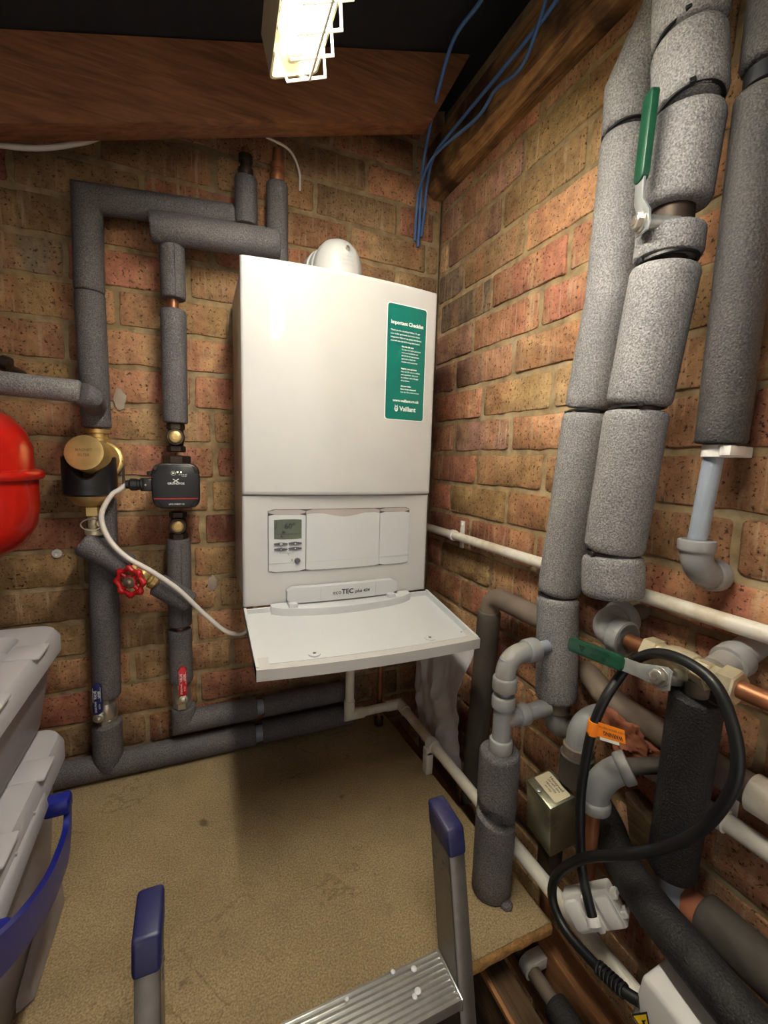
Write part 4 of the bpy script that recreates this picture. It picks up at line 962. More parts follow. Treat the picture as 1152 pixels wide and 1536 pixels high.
# dusty pipe bending down behind the bag
fp = pipe((-.06, -.41, -.85), 'dark dusty insulated pipe standing between the white sheet and the grey push-fit stack')
SL(fp, [(-.062, -.395, -.90), (-.062, -.424, -.375)], .0270, 'ddirty', .004)
MB().tube(bend((-.062, -.424, -.385), (-.060, -.428, -.336), (-.058, -.603, -.336), .035), .0230, 22).build('dusty_elbow_pipe', M['gdirty'], fp)
# lower elbow under the first big pipe
t = thing('push_fit_elbow', (-.055, -.645, -.52), 'dark grey elbow under the cut end of the foam pipe nearest the boiler', 'pipe fitting')
MB().lathe((-.06, -.644, -.500), (0, 0, 1), [(.024, 0), (.026, .002), (.026, .034), (.022, .036)], 30).build('end_collar', M['gdirty'], t)
MB().tube(bend((-.06, -.644, -.495), (-.06, -.646, -.538), (-.008, -.655, -.540), .030), .0215, 24).build('elbow', M['gpf'], t)
# copper run with brass valve
def brass_body(t):
    x, z = -.09, -.291
    mb = MB(); A = lambda y: (x, y, z)
    mb.lathe(A(-.832), (0, -1, 0), [(.0175, 0), (.0205, .002), (.0205, .020), (.0175, .022)], 6)
    mb.lathe(A(-.853), (0, -1, 0), [(.0170, 0), (.0170, .012), (.0195, .013), (.0215, .022), (.0215, .040), (.0195, .049), (.0165, .050), (.0165, .060)], 30)
    mb.lathe(A(-.905), (0, -1, 0), [(.0185, 0), (.0205, .002), (.0205, .016), (.0185, .018)], 6)
    mb.lathe(A(-.922), (0, -1, 0), [(.0165, 0), (.0165, .010), (.0200, .011), (.0225, .013), (.0225, .030), (.0200, .032)], 6, rot=.3)
    mb.build('valve_body', M['palebrass'], t)
green_valve((-.09, -.88, -.33), .040, (-.131, -.884, -.303), (.02, .985, -.10), (-.93, -.10, .25), -1, 'level green-gripped lever valve with a pale brass body on the copper pipe', body=brass_body)
cp = MB().tube(dense([(-.09, -.775, -.291), (-.09, -1.5, -.291)], .1), .0112, 22).build('copper_pipe', M['copper']); tag(cp, 'level copper pipe running through the brass valve towards the right edge', 'pipe')
t = thing('push_fit_elbow', (-.09, -.75, -.285), 'large pale grey push-fit elbow at the left end of the level copper pipe', 'pipe fitting')
elbow(t, (-.09, -.802, -.290), (-.09, -.748, -.288), (-.030, -.752, -.276), .0255, .0285, Lc=.022, rb=.045)
MB().cyl((-.05, -.752, -.280), (.008, -.757, -.268), .013, 18).build('plastic_pipe', M['gdirty'], t)
t = thing('push_fit_stub', (-.05, -.925, -.28), 'grey push-fit stub joining the brass valve to the wall, behind the black cable', 'pipe fitting')
MB().cyl((-.085, -.922, -.285), (.008, -.918, -.262), .0185, 24).build('fitting_body', M['gpf'], t)
cb = MB(); collar(cb, (-.058, -.921, -.279), (1, .03, .2), .0235, .026); cb.build('end_collar', M['gpf'], t)
# dark pipe hanging below the valve
bp = pipe((-.062, -.895, -.61), 'charcoal insulated pipe hanging straight down below the brass valve')
SL(bp, [(-.090, -.907, -.322), (-.064, -.887, -.608)], .0315, 'foamB', .003)
MB().cyl((-.092, -.908, -.30), (-.066, -.886, -.60), .014, 18).build('plastic_pipe', M['gdirty'], bp)
el = MB(); el.tube(bend((-.064, -.887, -.602), (-.061, -.885, -.652), (-.052, -.93, -.650), .026), .0185, 24); el.build('grey_elbow', M['gpipe'], bp)
MB().lathe((-.053, -.902, -.651), (-.0, -1, 0), [(.020, 0), (.022, .002), (.022, .026), (.020, .028)], 28).build('rust_stained_collar', M['putty'], bp)
SL(bp, [(-.050, -.928, -.647), (-.048, -1.7, -.640)], .0300, 'ddirty', .004, name='lower_sleeve')
# second level pipes near the wall
o = MB().tube(dense([(.006, -.655, -.425), (-.010, -.680, -.428), (-.024, -.715, -.433), (-.026, -.756, -.440), (-.026, -.93, -.447), (-.026, -1.7, -.447)], .05), .0215, 20).build('dusty_pipe', M['gdirty']); tag(o, 'dusty brown-grey pipe running level along the wall below the copper pipe', 'pipe')
mb = MB(); mb.lathe((-.027, -.952, -.447), (0, -1, 0), [(.022, 0), (.0255, .002), (.0255, .040), (.022, .042)], 28); tag(mb.build('pipe_coupler', M['wpipe']), 'white coupler on the dusty pipe at the right edge', 'pipe fitting')
o = MB().tube(dense([(-.022, -.818, -.515), (-.022, -1.7, -.515)], .1), .0133, 22).build('overflow_pipe', M['wpipe']); tag(o, 'lower white plastic pipe behind the charcoal foam pipe', 'pipe')
mb = MB(); mb.lathe((-.022, -.821, -.515), (0, 1, 0), [(.0133, 0), (.0155, -.002), (.0155, .010), (.012, .011)], 24); tag(mb.build('pipe_end_cap', M['wpipe']), 'white end collar of the lower white pipe beside the brown sealing foam', 'pipe fitting')
saddle(-.920, -.515, -.022, .0133, 'white saddle clip with a screw on the lower white pipe inside the black cable loop', 2)
pt = MB(); pt.sphere((-.044, -.785, -.470), .050, 60, 40, (.66, 1.1, .58), .34, Matrix.Rotation(.25, 4, 'X'), 2.6); tag(pt.build('sealing_foam', M['putty']), 'lump of brown sealing foam on the wall behind the orange warning tag', 'sealant')
# grey vertical elbow with dark coupling
t = thing('push_fit_elbow', (-.07, -.71, -.59), 'grey push-fit elbow with a tan-ringed coupling below it, left of the sealing foam', 'pipe fitting')
MB().tube(bend((-.070, -.712, -.535), (-.070, -.712, -.478), (-.010, -.725, -.474), .042), .0215, 26).build('elbow', M['gpf'], t)
MB().lathe((-.070, -.712, -.546), (0, 0, 1), [(.0235, 0), (.0255, .002), (.0255, .018), (.022, .020)], 30).build('tan_collar', M['gdirty'], t)
MB().lathe((-.070, -.712, -.600), (0, 0, 1), [(.025, 0), (.0285, .003), (.0285, .050), (.0295, .052), (.0295, .055), (.026, .056)], 30).build('dark_collar', M['ddirty'], t)
# nearer elbow with copper tail
t = thing('push_fit_elbow', (-.112, -.79, -.56), 'grey push-fit elbow on top of a bare copper tail, behind the black cable', 'pipe fitting')
elbow(t, (-.128, -.800, -.562), (-.128, -.801, -.506), (-.092, -.828, -.482), .0205, .0240, Lc=.018, rb=.044)
MB().cyl((-.094, -.826, -.483), (-.03, -.865, -.468), .012, 14).build('side_pipe', M['ddirty'], t)
MB().cyl((-.128, -.800, -.738), (-.128, -.800, -.545), .0112, 20).build('copper_tail', M['copper'], t)
# large foam pipe bottom right
lp = pipe((-.13, -.93, -.60), 'large charcoal insulated pipe curving down to the bottom right corner')
lc_ = curve([(-.045, -.730, -.622), (-.070, -.785, -.628), (-.100, -.833, -.634), (-.140, -.910, -.616), (-.155, -.970, -.611), (-.160, -1.014, -.614), (-.165, -1.10, -.618), (-.17, -1.25, -.624)], 8); sleeve(MB(), lc_, .0262, .006, .012).build('foam_sleeve', M['foamB'], lp)
mb = MB(); mb.hexa([(-.036, -.880, -.66), (-.006, -.880, -.66), (-.004, -.80, -.66), (-.034, -.80, -.66), (-.034, -.855, -.605), (-.006, -.857, -.603), (-.004, -.785, -.575), (-.032, -.780, -.578)], .003); tag(mb.build('timber_offcut', M['dwood']), 'split timber offcut wedged behind the large charcoal foam pipe', 'timber')
# motorised valve head
bx = dict(a=(-.138, -.661, -.613), b=(-.082, -.665, -.602), c=(-.085, -.731, -.610), d=(-.141, -.727, -.621), e=(-.115, -.648, -.729), f=(-.118, -.714, -.737), g=(-.062, -.718, -.726), h=(-.059, -.652, -.718))
vh = thing('valve_actuator', (-.09, -.69, -.73), 'square zinc valve actuator box with an aged paper label on its top', 'control box')
mb = MB(); mb.hexa([bx['f'], bx['g'], bx['h'], bx['e'], bx['d'], bx['c'], bx['b'], bx['a']], .004); vbx = mb.build('metal_box', M['tin'], vh)
A_, U_, W_ = V(bx['d']), V(bx['c'])-V(bx['d']), V(bx['a'])-V(bx['d']); nn = U_.cross(W_).normalized()
if nn.z < 0: nn = -nn
QF = lambda u, v, hh=0: A_+U_*u+W_*v+nn*(.0004+hh)
mb = MB(); mb.prism(rrect(.26, .07, .86, .93, .06), lambda x, y, hh: QF(x, y, hh), 0, .0004); lb = mb.build('paper_label', M['label'], vbx)
mb = MB(); u1, w1 = U_.normalized(), W_.normalized(); oc = QF(.56, .5, .0006)
for i, (s, sz) in enumerate((('Honeywell', .0080), ('220-240V 50Hz', .0050), ('V8043H1056', .0050), ('6W IP20', .0045))): text(mb, s, sz, lambda x, y: oc+w1*-x+u1*y, 0, .010-.0065*i, bold=.01)
mb.build('label_print', M['ink'], vbx)
MB().lathe(QF(.10, .55, 0), nn, [(.0045, 0), (.0045, .002), (.002, .003)], 6).build('lid_screw', M['steel'], vbx)
MB().lathe((-.088, -.685, -.795), (0, 0, 1), [(.016, 0), (.022, .006), (.022, .05), (.016, .062)], 18).build('valve_body', M['castdark'], vh)
MB().cyl((-.088, -.685, -.95), (-.088, -.685, -.79), .011, 16).build('copper_pipe', M['copper'], vh)
# upright push-fit stack on its foam stub
sp = thing('push_fit_stack', (-.196, -.650, -.548), 'grey push-fit stack rising out of the upright foam stub on the deck', 'pipe fitting')
sx, sy = -.195, -.652
MB().cyl((sx, sy, -.70), (sx, sy, -.37), .0112, 20).build('plastic_pipe', M['gpipe'], sp)
mb = MB(); mb.cyl((sx, sy, -.535), (sx, sy, -.445), .0165, 24); mb.tube([(sx, sy, -.488), (-.088, sy+.003, -.486)], .0150, 22); te = mb.build('tee', M['gpf'], sp)
for p, d_, r_, L in (((sx, sy, -.548), (0, 0, 1), .0205, .026), ((sx, sy, -.463), (0, 0, 1), .0205, .024), ((-.160, sy+.001, -.487), (1, 0, 0), .0195, .022)): cb = MB(); collar(cb, p, d_, r_, L); cb.build('end_collar', M['gpf'], te)
elbow(sp, (sx, sy, -.430), (sx, sy, -.366), (-.125, sy+.003, -.364), .0175, .0212, Lc=.026, rb=.038)
MB().cyl((-.14, sy+.003, -.364), (-.0965, sy+.005, -.363), .011, 16).build('side_pipe', M['gpipe'], sp)
st = pipe((-.196, -.652, -.83), 'upright grey foam stub standing on the deck with a notch cut into it')
mb = MB(); seg = 56; zs = [-.8295, -.826, -.79, -.76, -.73, -.712]+[-.700+.002*q for q in range(38)]+[-.61, -.58, -.555, -.549, -.546]
vs = []; fs = []; sr = .0362
for i, z in enumerate(zs):
    for k in range(seg):
        an = 2*PI*k/seg; r_ = sr*(1+.012*noise.noise((math.cos(an)*2, z*20, math.sin(an)*2)))
        if i in (0, len(zs)-1): r_ -= .0025
        n_ = V((math.cos(an), math.sin(an))); depth = max(0, n_.dot(V((-.62, -.78)))+.15)        # notch faces the room
        zc = -.6625-.010*n_.dot(V((.8, -.6)))
        t_ = max(0, 1-((z-zc)/.0165)**10) if abs(z-zc) < .0165 else 0
        r_ *= 1-.6*t_*min(1, depth*1.5)
        vs.append((sx-.001+n_.x*r_, sy+n_.y*r_, z))
for i in range(len(zs)-1):
    for k in range(seg): fs.append([i*seg+k, i*seg+(k+1) % seg, (i+1)*seg+(k+1) % seg, (i+1)*seg+k])
fs += [list(range(seg))[::-1], [(len(zs)-1)*seg+k for k in range(seg)]]
mb.add(vs, fs); mb.build('foam_sleeve', M['foamM'], st)

# condensate drain
cd = thing('condensate_pipe', (-.31, -.13, -.76), 'white plastic pipe dropping from the boiler and turning along the deck edge', 'pipe')
w = .0128; zc = -.757
mb = MB(); mb.tube(dense([(-.306, -.13, BZ0+.001), (-.306, -.13, zc)], .1), w, 22); mb.tube(dense([(-.306, -.13, zc), (-.146, -.13, zc+.002)], .1), w, 22); mb.tube(dense([(-.146, -.13, zc+.002), (-.146, -1.6, zc)], .1), w, 22); mb.build('plastic_pipe', M['wpipe'], cd)
for A, C_, B in (((-.306, -.13, zc+.045), (-.306, -.13, zc), (-.262, -.13, zc)), ((-.190, -.13, zc+.002), (-.146, -.13, zc+.002), (-.146, -.174, zc+.002))):
    mb = MB(); mb.tube([A, C_, B], .0155, 22); mb.build('elbow', M['wpipe'], cd)
cl = MB(); cl.lathe((-.146, -.345, zc), (0, 1, 0), [(w+.001, 0), (w+.004, .001), (w+.004, .024), (w+.001, .025)], 26); cl.box((-.168, -.344, -.829), (-.150, -.321, -.762), .0015); cl.box((-.168, -.344, -.775), (-.140, -.321, -.768), .001)
tag(cl.build('pipe_clip', M['wplas']), 'white clip holding the condensate pipe on a small block at the deck edge', 'pipe clip')
cu = thing('copper_pipe', (-.201, -.10, -.83), 'dull copper pipe with a fitting at its foot, standing on the deck below the boiler', 'pipe')
MB().cyl((-.200, -.10, -.81), (-.198, -.10, BZ0+.001), .0085, 16).build('copper_tube', M['copper'], cu)
MB().lathe((-.200, -.10, -.8295), (0, 0, 1), [(.011, 0), (.013, .003), (.013, .026), (.010, .030)], 18).build('end_fitting', M['castdark'], cu)
# crumpled polythene sheet
sh = MB(); nu, nv = 26, 26; vs = []; fs = []
def shp(u, v, s):
    y = -.150-.225*u-.035*(v-.3)*u; z = -.852+.385*v*(1-.10*(1-u))
    x = -.082-.028*math.sin(PI*v*.9)-.016*math.sin(PI*u)+.020*noise.noise((u*4+v*2.2, v*3.1-u*1.5, 4))+.012*abs(noise.noise((u*7-v*3, v*6, 8)))
    return (x+s*.030*math.sin(PI*min(1, max(0, u)))*math.sin(PI*v)+s*.002, y, z)
for s_ in (0, 1):
    for j in range(nv+1):
        for i in range(nu+1): vs.append(shp(i/nu, j/nv, s_))
Kn = (nu+1)*(nv+1)
for j in range(nv):
    for i in range(nu):
        a_ = j*(nu+1)+i; fs.append([a_, a_+1, a_+nu+2, a_+nu+1]); fs.append([Kn+a_, Kn+a_+nu+1, Kn+a_+nu+2, Kn+a_+1])
for i in range(nu): fs.append([i, Kn+i, Kn+i+1, i+1]); q = nv*(nu+1)+i; fs.append([q, q+1, Kn+q+1, Kn+q])
for j in range(nv): q = j*(nu+1); fs.append([q, q+nu+1, Kn+q+nu+1, Kn+q]); q += nu; fs.append([q, Kn+q, Kn+q+nu+1, q+nu+1])
sh.add(vs, fs); tag(sh.build('polythene_sheet', M['sheet'], angle=22), 'crumpled milky white polythene sheet tucked under the boiler beside the dark standing pipe', 'plastic sheet')

# black flex with its tag
cpts = [(-.187, -.864, -.672), (-.184, -.847, -.647), (-.175, -.824, -.614), (-.165, -.806, -.534), (-.163, -.807, -.467), (-.160, -.812, -.410), (-.148, -.817, -.368), (-.122, -.819, -.334), (-.117, -.830, -.310), (-.118, -.854, -.286), (-.124, -.883, -.272), (-.130, -.920, -.269),
        (-.135, -.952, -.280), (-.140, -.976, -.315), (-.145, -.988, -.354), (-.148, -.983, -.398), (-.152, -.963, -.452), (-.160, -.933, -.499), (-.176, -.891, -.543), (-.188, -.839, -.593), (-.190, -.797, -.660), (-.190, -.791, -.707), (-.190, -.818, -.731), (-.190, -.869, -.727), (-.190, -.915, -.714), (-.184, -.937, -.708)]
bc = thing('black_cable', cpts[0], 'thick black cable looping over the brass valve and down to the white junction box', 'cable')
MB().tube(curve(cpts, 9), .0070, 16).build('cable_sheath', M['blackm'], bc)
mb = MB()
for k in range(7): mb.lathe((-.1900, -.880-.006*k, -.7245+.0019*k), (0, -1, .3), [(.0085, 0), (.0097, .001), (.0097, .003), (.0085, .004)], 16)
mb.build('strain_relief', M['black'], bc)
tg = MB(); q0 = V((-.1605, -.811, -.412)); tg.lathe(q0-V((0, 0, .011)), (.05, -.05, 1), [(.0078, 0), (.0078, .022)], 20)
ta, tb = V((.08, -.99, .28)).normalized(), V((0, .2, .98)).normalized(); tnn = ta.cross(tb).normalized()
if tnn.x > 0: tnn = -tnn
tp = lambda x, y, hh=0: q0+ta*(x*.84)+tb*(y*.88)+tnn*hh
tg.prism([(.005, -.012), (.062, -.010), (.062, .011), (.005, .012)], lambda x, y, hh: tp(x, y, hh), -.0004, .0004); tgo = tg.build('warning_tag', M['orange'], bc)
mb = MB(); text(mb, 'WARNING', .0095, lambda x, y: tp(.040-x, -.003-y, .0007), 0, 0, bold=.02, width=.036); text(mb, 'DO NOT REMOVE THIS TAG', .0042, lambda x, y: tp(.040-x, .0055-y, .0007), 0, 0)
mb.build('tag_print', M['ink'], tgo)
mb = MB(); mb.prism([(.014, -.0165), (.050, -.0155), (.050, -.0102), (.014, -.0118)], lambda x, y, hh: tp(x, y, hh), -.0003, .0003); mb.build('tag_backing', M['paper'], bc)
# white connector at the cable end
wcn = thing('wiring_connector', (-.165, -.84, -.70), 'white plastic wiring connector at the lower end of the black cable', 'connector')
ex = V((.45, -.62, .64)).normalized(); ez = V((-.80, -.55, .15)); ez = (ez-ex*ez.dot(ex)).normalized(); ey = ez.cross(ex)
T = Matrix((ex, ey, ez)).transposed().to_4x4(); T.translation = (-.165, -.848, -.672)
if ey.z < 0: pass
mb = MB(); mb.box((-.040, -.026, -.014), (.036, .026, .012), .004, 2, T); mb.box((-.006, -.024, .006), (.004, .024, .020), .003, 2, T); mb.box((.012, -.022, .008), (.034, .020, .019), .004, 2, T); mb.box((-.040, -.020, .006), (-.016, .020, .018), .005, 2, T); mb.build('connector_body', M['wplas'], wcn)
for lo, hi in (((.030, -.016, -.006), (.044, -.006, .010)), ((.030, .008, -.006), (.044, .018, .010))): MB().box(lo, hi, .002, 1, T).build('connector_clip', M['wplas'], wcn)
MB().lathe((-.187, -.866, -.675), (.1, .6, .75), [(.0100, 0), (.0098, .008), (.0088, .010)], 18).build('cable_gland', M['wplas'], wcn)
# junction box at the bottom
jb = thing('junction_box', (-.17, -1.0, -.80), 'white junction box with a warning triangle at the bottom right edge', 'electrical box')
ca, cb_, cc = V((-.183, -.934, -.672)), V((-.150, -.950, -.662)), V((-.135, -1.09, -.690))
dn = V((-.006, .005, -.066)); c0, c1, c2 = ca, ca+V((.072, -.012, .034)), None
al = V((-.005, -.17, -.012))
p_t = [ca, ca+al, c1+al, c1]; p_b = [p+dn for p in p_t]
MB().hexa(p_b+p_t, .005, 3).build('box_shell', M['wplas'], jb)
bo, bu, bv = ca+al*.5+dn*.5, al.normalized(), dn.normalized(); bn = bu.cross(bv).normalized()
if bn.x > 0: bn = -bn
JF = lambda x, y: ca+al*.10+dn*.72+(bu*x-bv*y)*.72+bn*.0012
mb = MB(); mb.add([JF(-.022, -.017), JF(.022, -.017), JF(0, .022)], [[0, 1, 2]]); tri = mb.build('warning_triangle', M['ink'], jb)
JG = lambda x, y: JF(x, y)+bn*.0004
mb = MB(); mb.add([JG(-.0175, -.0143), JG(.0175, -.0143), JG(0, .0168)], [[0, 1, 2]]); mb.build('yellow_field', M['yellow'], tri)
JH = lambda x, y: JF(x, y)+bn*.0008
mb = MB(); mb.add([JH(.003, .009), JH(-.004, -.003), JH(0, -.003), JH(-.003, -.012), JH(.005, .0005), JH(.001, .0005)], [[0, 1, 2, 5], [2, 3, 4, 5]]); mb.build('lightning_sign', M['ink'], tri)
# pipe beside the joist
bq = thing('boarded_pipe', (-.158, -.72, -.935), 'grey pipe with a white saddle clip lying against the pale sawn joist', 'pipe')
MB().tube(dense([(-.158, -.50, -.93), (-.158, -.80, -.93)], .1), .0125, 18).build('plastic_pipe', M['gdirty'], bq)
mb = MB(); mb.lathe((-.158, -.735, -.93), (0, 1, 0), [(.013, 0), (.0165, .001), (.0165, .021), (.013, .022)], 24); mb.box((-.160, -.736, -.935), (-.1275, -.712, -.913), .002); mb.build('saddle_clip', M['wplas'], bq)
SL(bq, [(-.158, -.785, -.93), (-.158, -1.3, -.93)], .022, 'foamB')

# ------------------------------------------------------------------ ladder
ld = thing('aluminium_ladder', (-.555, -1.0, FLOOR), 'aluminium ladder with blue end caps leaning on the front edge of the deck', 'ladder')
lean = .228                                               # dy per unit fall
def LP(x, y, z): return (x, y-lean*(-.55-z), z)           # y measured at z = -.55
def stile(x0, x1):
    """channel section, web on the inner side"""
    inner = x0 if x0 > -.5 else x1; s_ = 1 if x0 > -.5 else -1; yb, yf = -.702, -.757; t_ = .0025; f_ = .026
    mb = MB()
    def bar(xa, xb, ya, yb_): mb.hexa([LP(xa, ya, FLOOR), LP(xb, ya, FLOOR), LP(xb, yb_, FLOOR), LP(xa, yb_, FLOOR), LP(xa, ya, -.575), LP(xb, ya, -.575), LP(xb, yb_, -.575), LP(xa, yb_, -.575)], .0005, 1)
    bar(*sorted((inner, inner+s_*t_)), yf, yb); bar(*sorted((inner, inner+s_*f_)), yf, yf+t_); bar(*sorted((inner, inner+s_*f_)), yb-t_, yb)
    o = mb.build('stile', M['alu'], ld)
    rv = MB()
    for zz in (-.612, -.625):
        for yy in (-.718, -.738): rv.lathe(LP(inner+s_*.0022, yy+(.006 if zz < -.62 else 0), zz), (-s_, 0, 0), [(.0032, 0), (.0032, .0028), (.0015, .0034)], 12)
    rv.build('rivet', M['groove'], o)
    a, b = sorted((inner-s_*.0015, inner+s_*(f_+.0025)))
    cap = MB(); y0, y1 = -.7605, -.6985; z1, z0 = -.553, -.594
    cap.hexa([LP(a, y0, z0), LP(b, y0, z0), LP(b, y1, z0+.006), LP(a, y1, z0+.006), LP(a, y0+.003, z1-.004), LP(b, y0+.003, z1-.004), LP(b, y1+.0, z1+.002), LP(a, y1+.0, z1+.002)], .005, 3); cap.build('end_cap', M['bluecap'], ld)
stile(-.371, -.345); stile(-.770, -.743)
def tread(z):
    mb = MB(); xa, xb = -.744, -.3705; y0, y1 = -.766, -.702
    ol = [(y1, -.0005), (y1, -.012), (y1-.004, -.012), (y1-.004, -.004), (y0+.004, -.004), (y0+.004, -.016), (y0-.004, -.016), (y0-.004, -.002)]
    top = []
    for k in range(9):
        yy = y0-.004+(y1-y0+.004)*k/9; d_ = (y1-y0+.004)/9; top += [(yy+d_*.05, .0), (yy+d_*.38, .0), (yy+d_*.46, -.0034), (yy+d_*.94, -.0034)]
    prof = ol+top; b_ = bmesh.new()
    lo = [b_.verts.new(LP(xa, p[0], z)[:2]+(z+p[1],)) for p in prof]; hi = [b_.verts.new(LP(xb, p[0], z)[:2]+(z+p[1],)) for p in prof]; n = len(prof)
    b_.faces.new(lo); b_.faces.new(hi[::-1])
    for i in range(n): b_.faces.new([lo[i], lo[(i+1) % n], hi[(i+1) % n], hi[i]])
    mb.bm(b_); o = mb.build('tread', M['alub'], ld)
    if z > -1:
        pm_ = MB()
        for (x, y, r_) in ((-.418, -.712, .0045), (-.425, -.738, .005), (-.432, -.742, .004), (-.448, -.704, .0035), (-.52, -.71, .003)):
            pm_ = MB(); c_ = V(LP(x, y, z)); c_.z = z+.0004; pm_.lathe(c_, (0, 0, 1), [(r_, 0), (r_*.7, .0008)], 9); pm_.build('paint_spot', M['paper'], o)
    en = MB(); en.box((xb-.004, y0-.006-lean*(-.55-z), z-.017), (xb-.0005, y1+.002-lean*(-.55-z), z+.003), .0015); en.build('tread_flange', M['alub'], o)
for k in range(4): tread(-.762-.25*k)

# ------------------------------------------------------------------ storage boxes
def crate(x0, x1, y0, y1, z0, z1, lid, label, blue=False, wing=False):
    """tapered tub with lid; right-hand end faces the boiler"""
    t = thing('storage_box', ((x0+x1)/2, (y0+y1)/2, z0), label, 'storage box')
    tp = .018; mb = MB()
    def ringp(ins, z, r, n=6): return [(x, y, z) for x, y in rrect(x0+ins, y0+ins, x1-ins, y1-ins, r, n)]
    def shell(rings):
        n = len(rings[0]); vs = [p for r in rings for p in r]; fs = [[q*n+i, q*n+(i+1) % n, (q+1)*n+(i+1) % n, (q+1)*n+i] for q in range(len(rings)-1) for i in range(n)]; fs.append([i for i in range(n)][::-1]); return vs, fs, n
    vs, fs, n = shell([ringp(tp+.006, z0, .03), ringp(tp, z0+.008, .03), ringp(tp*.5, (z0+z1)/2, .03), ringp(.002, z1-.02, .03), ringp(-.006, z1-.018, .032), ringp(-.006, z1, .032)])
    vs2, fs2, n = shell([ringp(tp+.009, z0+.003, .03), ringp(tp+.003, z0+.012, .03), ringp(tp*.5+.003, (z0+z1)/2, .03), ringp(.005, z1-.02, .03), ringp(.004, z1, .03)])
    mb.add(vs, fs); nv_ = len(mb.v); mb.add(vs2, [f_[::-1] for f_ in fs2]); a0 = 5*n; b0 = nv_+4*n
    mb.add([], []); mb.f += [[a0+i, a0+(i+1) % n, b0+(i+1) % n, b0+i] for i in range(n)]; mb.m += [0]*n
    mb.build('tub', M['tubm'], t)
    lm = MB(); L = lid
    def rp(ins, z, r): return [(x, y, z) for x, y in rrect(x0+ins, y0+ins, x1-ins, y1-ins, r, 6)]
    rs = [rp(-.010, z1-.010, .034), rp(-.0125, z1-.009, .034), rp(-.0125, z1+L*.55, .034), rp(-.006, z1+L, .034), rp(.034, z1+L, .03), rp(.046, z1+L*.35, .03)]
    vs, fs, n = shell(rs); fs.pop(); k5 = 5*n; fs.append([k5+i for i in range(n)])
    under = [rp(-.010, z1-.010, .034), rp(-.0095, z1+L*.5, .034), rp(-.003, z1+L-.004, .034), rp(.034, z1+L-.004, .03), rp(.046, z1+L*.35-.004, .03)]
    v2, f2, n = shell(under); f2.pop(); f2.append([4*n+i for i in range(n)])
    lm.add(vs, fs); lm.add(v2, [q[::-1] for q in f2]); lo_ = lm.build('lid', M['lidm'], t)
    for yy in ((y0*.72+y1*.28), (y0*.30+y1*.70)):
        MB().box((x1-.030, yy-.028, z1+L-.003), (x1+.0165, yy+.028, z1+L+.003), .003, 2).build('lid_tab', M['lidm'], lo_)
    if wing:
        wg = MB(); wg.hexa([(x1-.004, -.675, z1-.016), (x1+.022, -.668, z1-.020), (x1+.018, -.478, z1-.018), (x1-.004, -.475, z1-.014), (x1-.006, -.675, z1+.016), (x1+.018, -.668, z1+.010), (x1+.014, -.478, z1+.012), (x1-.006, -.475, z1+.018)], .006, 2)
        wb = wg.build('lid_end_lip', M['lidm'], lo_)
        rb = MB()
        for yy in (-.53, -.60): rb.box((x1-.004, yy-.0015, z1+.012), (x1+.015, yy+.0015, z1+.0165), .0008, 1)
        rb.build('lip_rib', M['lidm'], lo_)
        ft = MB(); ft.hexa([(x1-.016, -.56, z0+.004), (x1+.004, -.545, z0+.004), (x1+.006, -.395, z0+.004), (x1-.010, -.39, z0+.004), (x1-.014, -.56, z0+.030), (x1+.000, -.545, z0+.028), (x1+.002, -.395, z0+.085), (x1-.008, -.39, z0+.09)], .003, 2); ft.build('tub_foot', M['tubm'], t)
    if blue:
        hb = MB(); P_ = [(-.897, -.462, -.578), (-.896, -.468, -.602), (-.893, -.495, -.628), (-.890, -.55, -.622), (-.887, -.60, -.606), (-.885, -.66, -.578), (-.885, -.72, -.545), (-.888, -.78, -.508)]
        pts = curve(P_, 6); vs = []; fs = []; n = len(pts)
        for i, p in enumerate(pts):
            f_ = i/(n-1); hw_ = .0125+.010*min(1, f_*3); vs += [p+V((-.004, .0, hw_)), p+V((.004, 0, hw_)), p+V((.006, 0, 0)), p+V((.004, 0, -hw_)), p+V((-.004, 0, -hw_))]
        fs = [[i*5+q, i*5+(q+1) % 5, (i+1)*5+(q+1) % 5, (i+1)*5+q] for i in range(n-1) for q in range(5)]+[[0, 1, 2, 3, 4], [(n-1)*5+q for q in (4, 3, 2, 1, 0)]]
        hb.add(vs, fs); hb.box((-.925, -.486, -.592), (-.889, -.458, -.566), .006, 2); hb.box((-.925, -.742, -.556), (-.888, -.705, -.526), .006, 2); hb.build('clip_handle', M['blue'], t)
    return t
crate(-1.52, -.932, -.72, -.352, -.8295, -.556, .036, 'large translucent lidded storage box standing on the deck, with a blue clip handle', True, True)
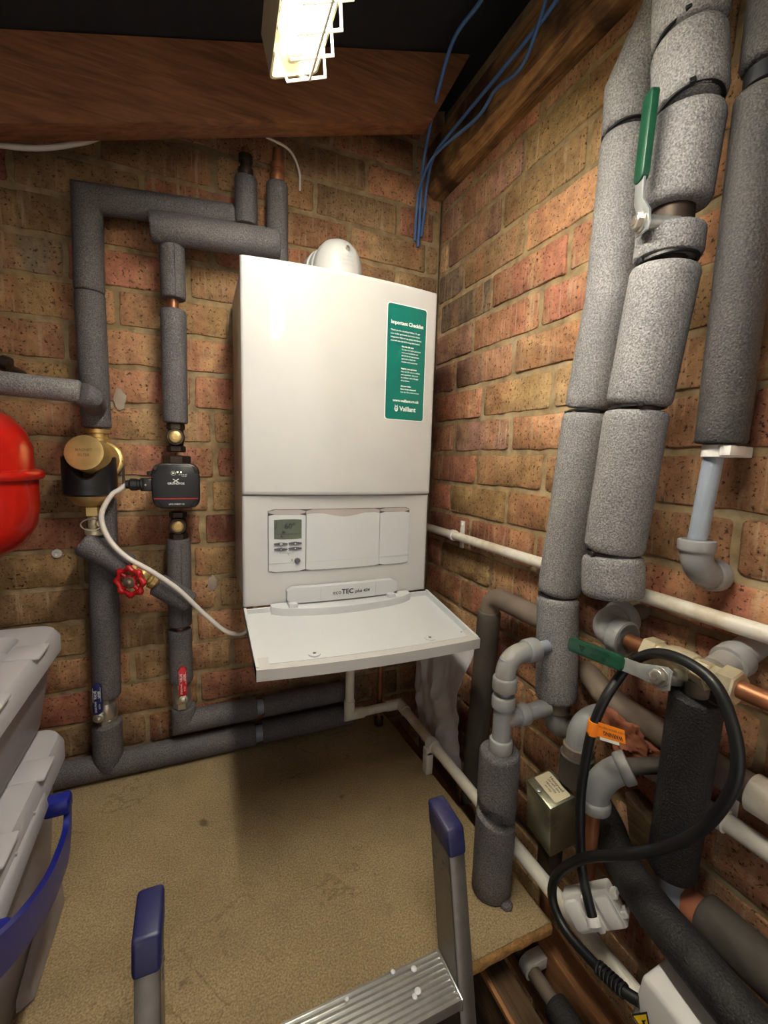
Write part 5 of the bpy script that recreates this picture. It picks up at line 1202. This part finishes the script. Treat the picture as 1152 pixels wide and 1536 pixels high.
crate(-1.50, -.938, -.70, -.312, -.514, -.372, .030, 'translucent storage box with a flat lid stacked on the larger blue-handled box')

# repeats share a group
GROUPS = {'ball_valve': 'lever ball valves on the left pipes', 'pipe_clip': 'white pipe clips', 'insulated_pipe': 'foam-insulated pipes', 'push_fit_elbow': 'grey push-fit elbows', 'floor_joist': 'joists under the deck',
          'white_cable': 'white cables', 'blue_cable': 'blue cables in the corner', 'storage_box': 'stacked storage boxes', 'isolating_valve': 'pump isolating valves', 'overflow_pipe': 'white overflow pipes', 'filler_patch': 'filler patches on the back wall', 'lever_valve': 'green lever valves'}
for ob in list(bpy.data.objects):
    k_ = ob.name.split('.')[0]
    if k_ in GROUPS and 'category' in ob: ob['group'] = GROUPS[k_]

# ------------------------------------------------------------------ camera, light, view
cam = bpy.data.cameras.new('camera'); co = bpy.data.objects.new('camera', cam); COL.objects.link(co)
Rm = Matrix(((0.9198, 0.0206, -0.3919), (-0.3914, 0.1212, -0.9122), (0.0287, 0.9924, 0.1196)))
yaw, pit, rol = -0.4057604886364786, -0.11984527945502838, -0.028951662346751117
Rz = Matrix.Rotation(yaw, 3, 'Z'); Rx = Matrix.Rotation(pit, 3, 'X'); Ry = Matrix.Rotation(rol, 3, 'Y')
R3_ = Rz @ Rx @ Ry; right, fwd, up = R3_.col[0], R3_.col[1], R3_.col[2]
Mx = Matrix((right, up, -fwd)).transposed().to_4x4(); Mx.translation = (-.69432, -1.24417, -.02494)
co.matrix_world = Mx; cam.sensor_fit = 'HORIZONTAL'; cam.sensor_width = 36; cam.lens = 655.205/1152*36; cam.clip_start = .02
SC.camera = co
M['tube'].node_tree.nodes['Principled BSDF'].inputs['Emission Strength'].default_value = 52
w = bpy.data.worlds.new('dim_room'); SC.world = w; w.use_nodes = True
w.node_tree.nodes['Background'].inputs[0].default_value = (1, .92, .82, 1); w.node_tree.nodes['Background'].inputs[1].default_value = .43
SC.view_settings.view_transform = 'Standard'; SC.view_settings.look = 'None'; SC.view_settings.gamma = 1; SC.view_settings.exposure = 1.0; SC.view_settings.use_curve_mapping = False
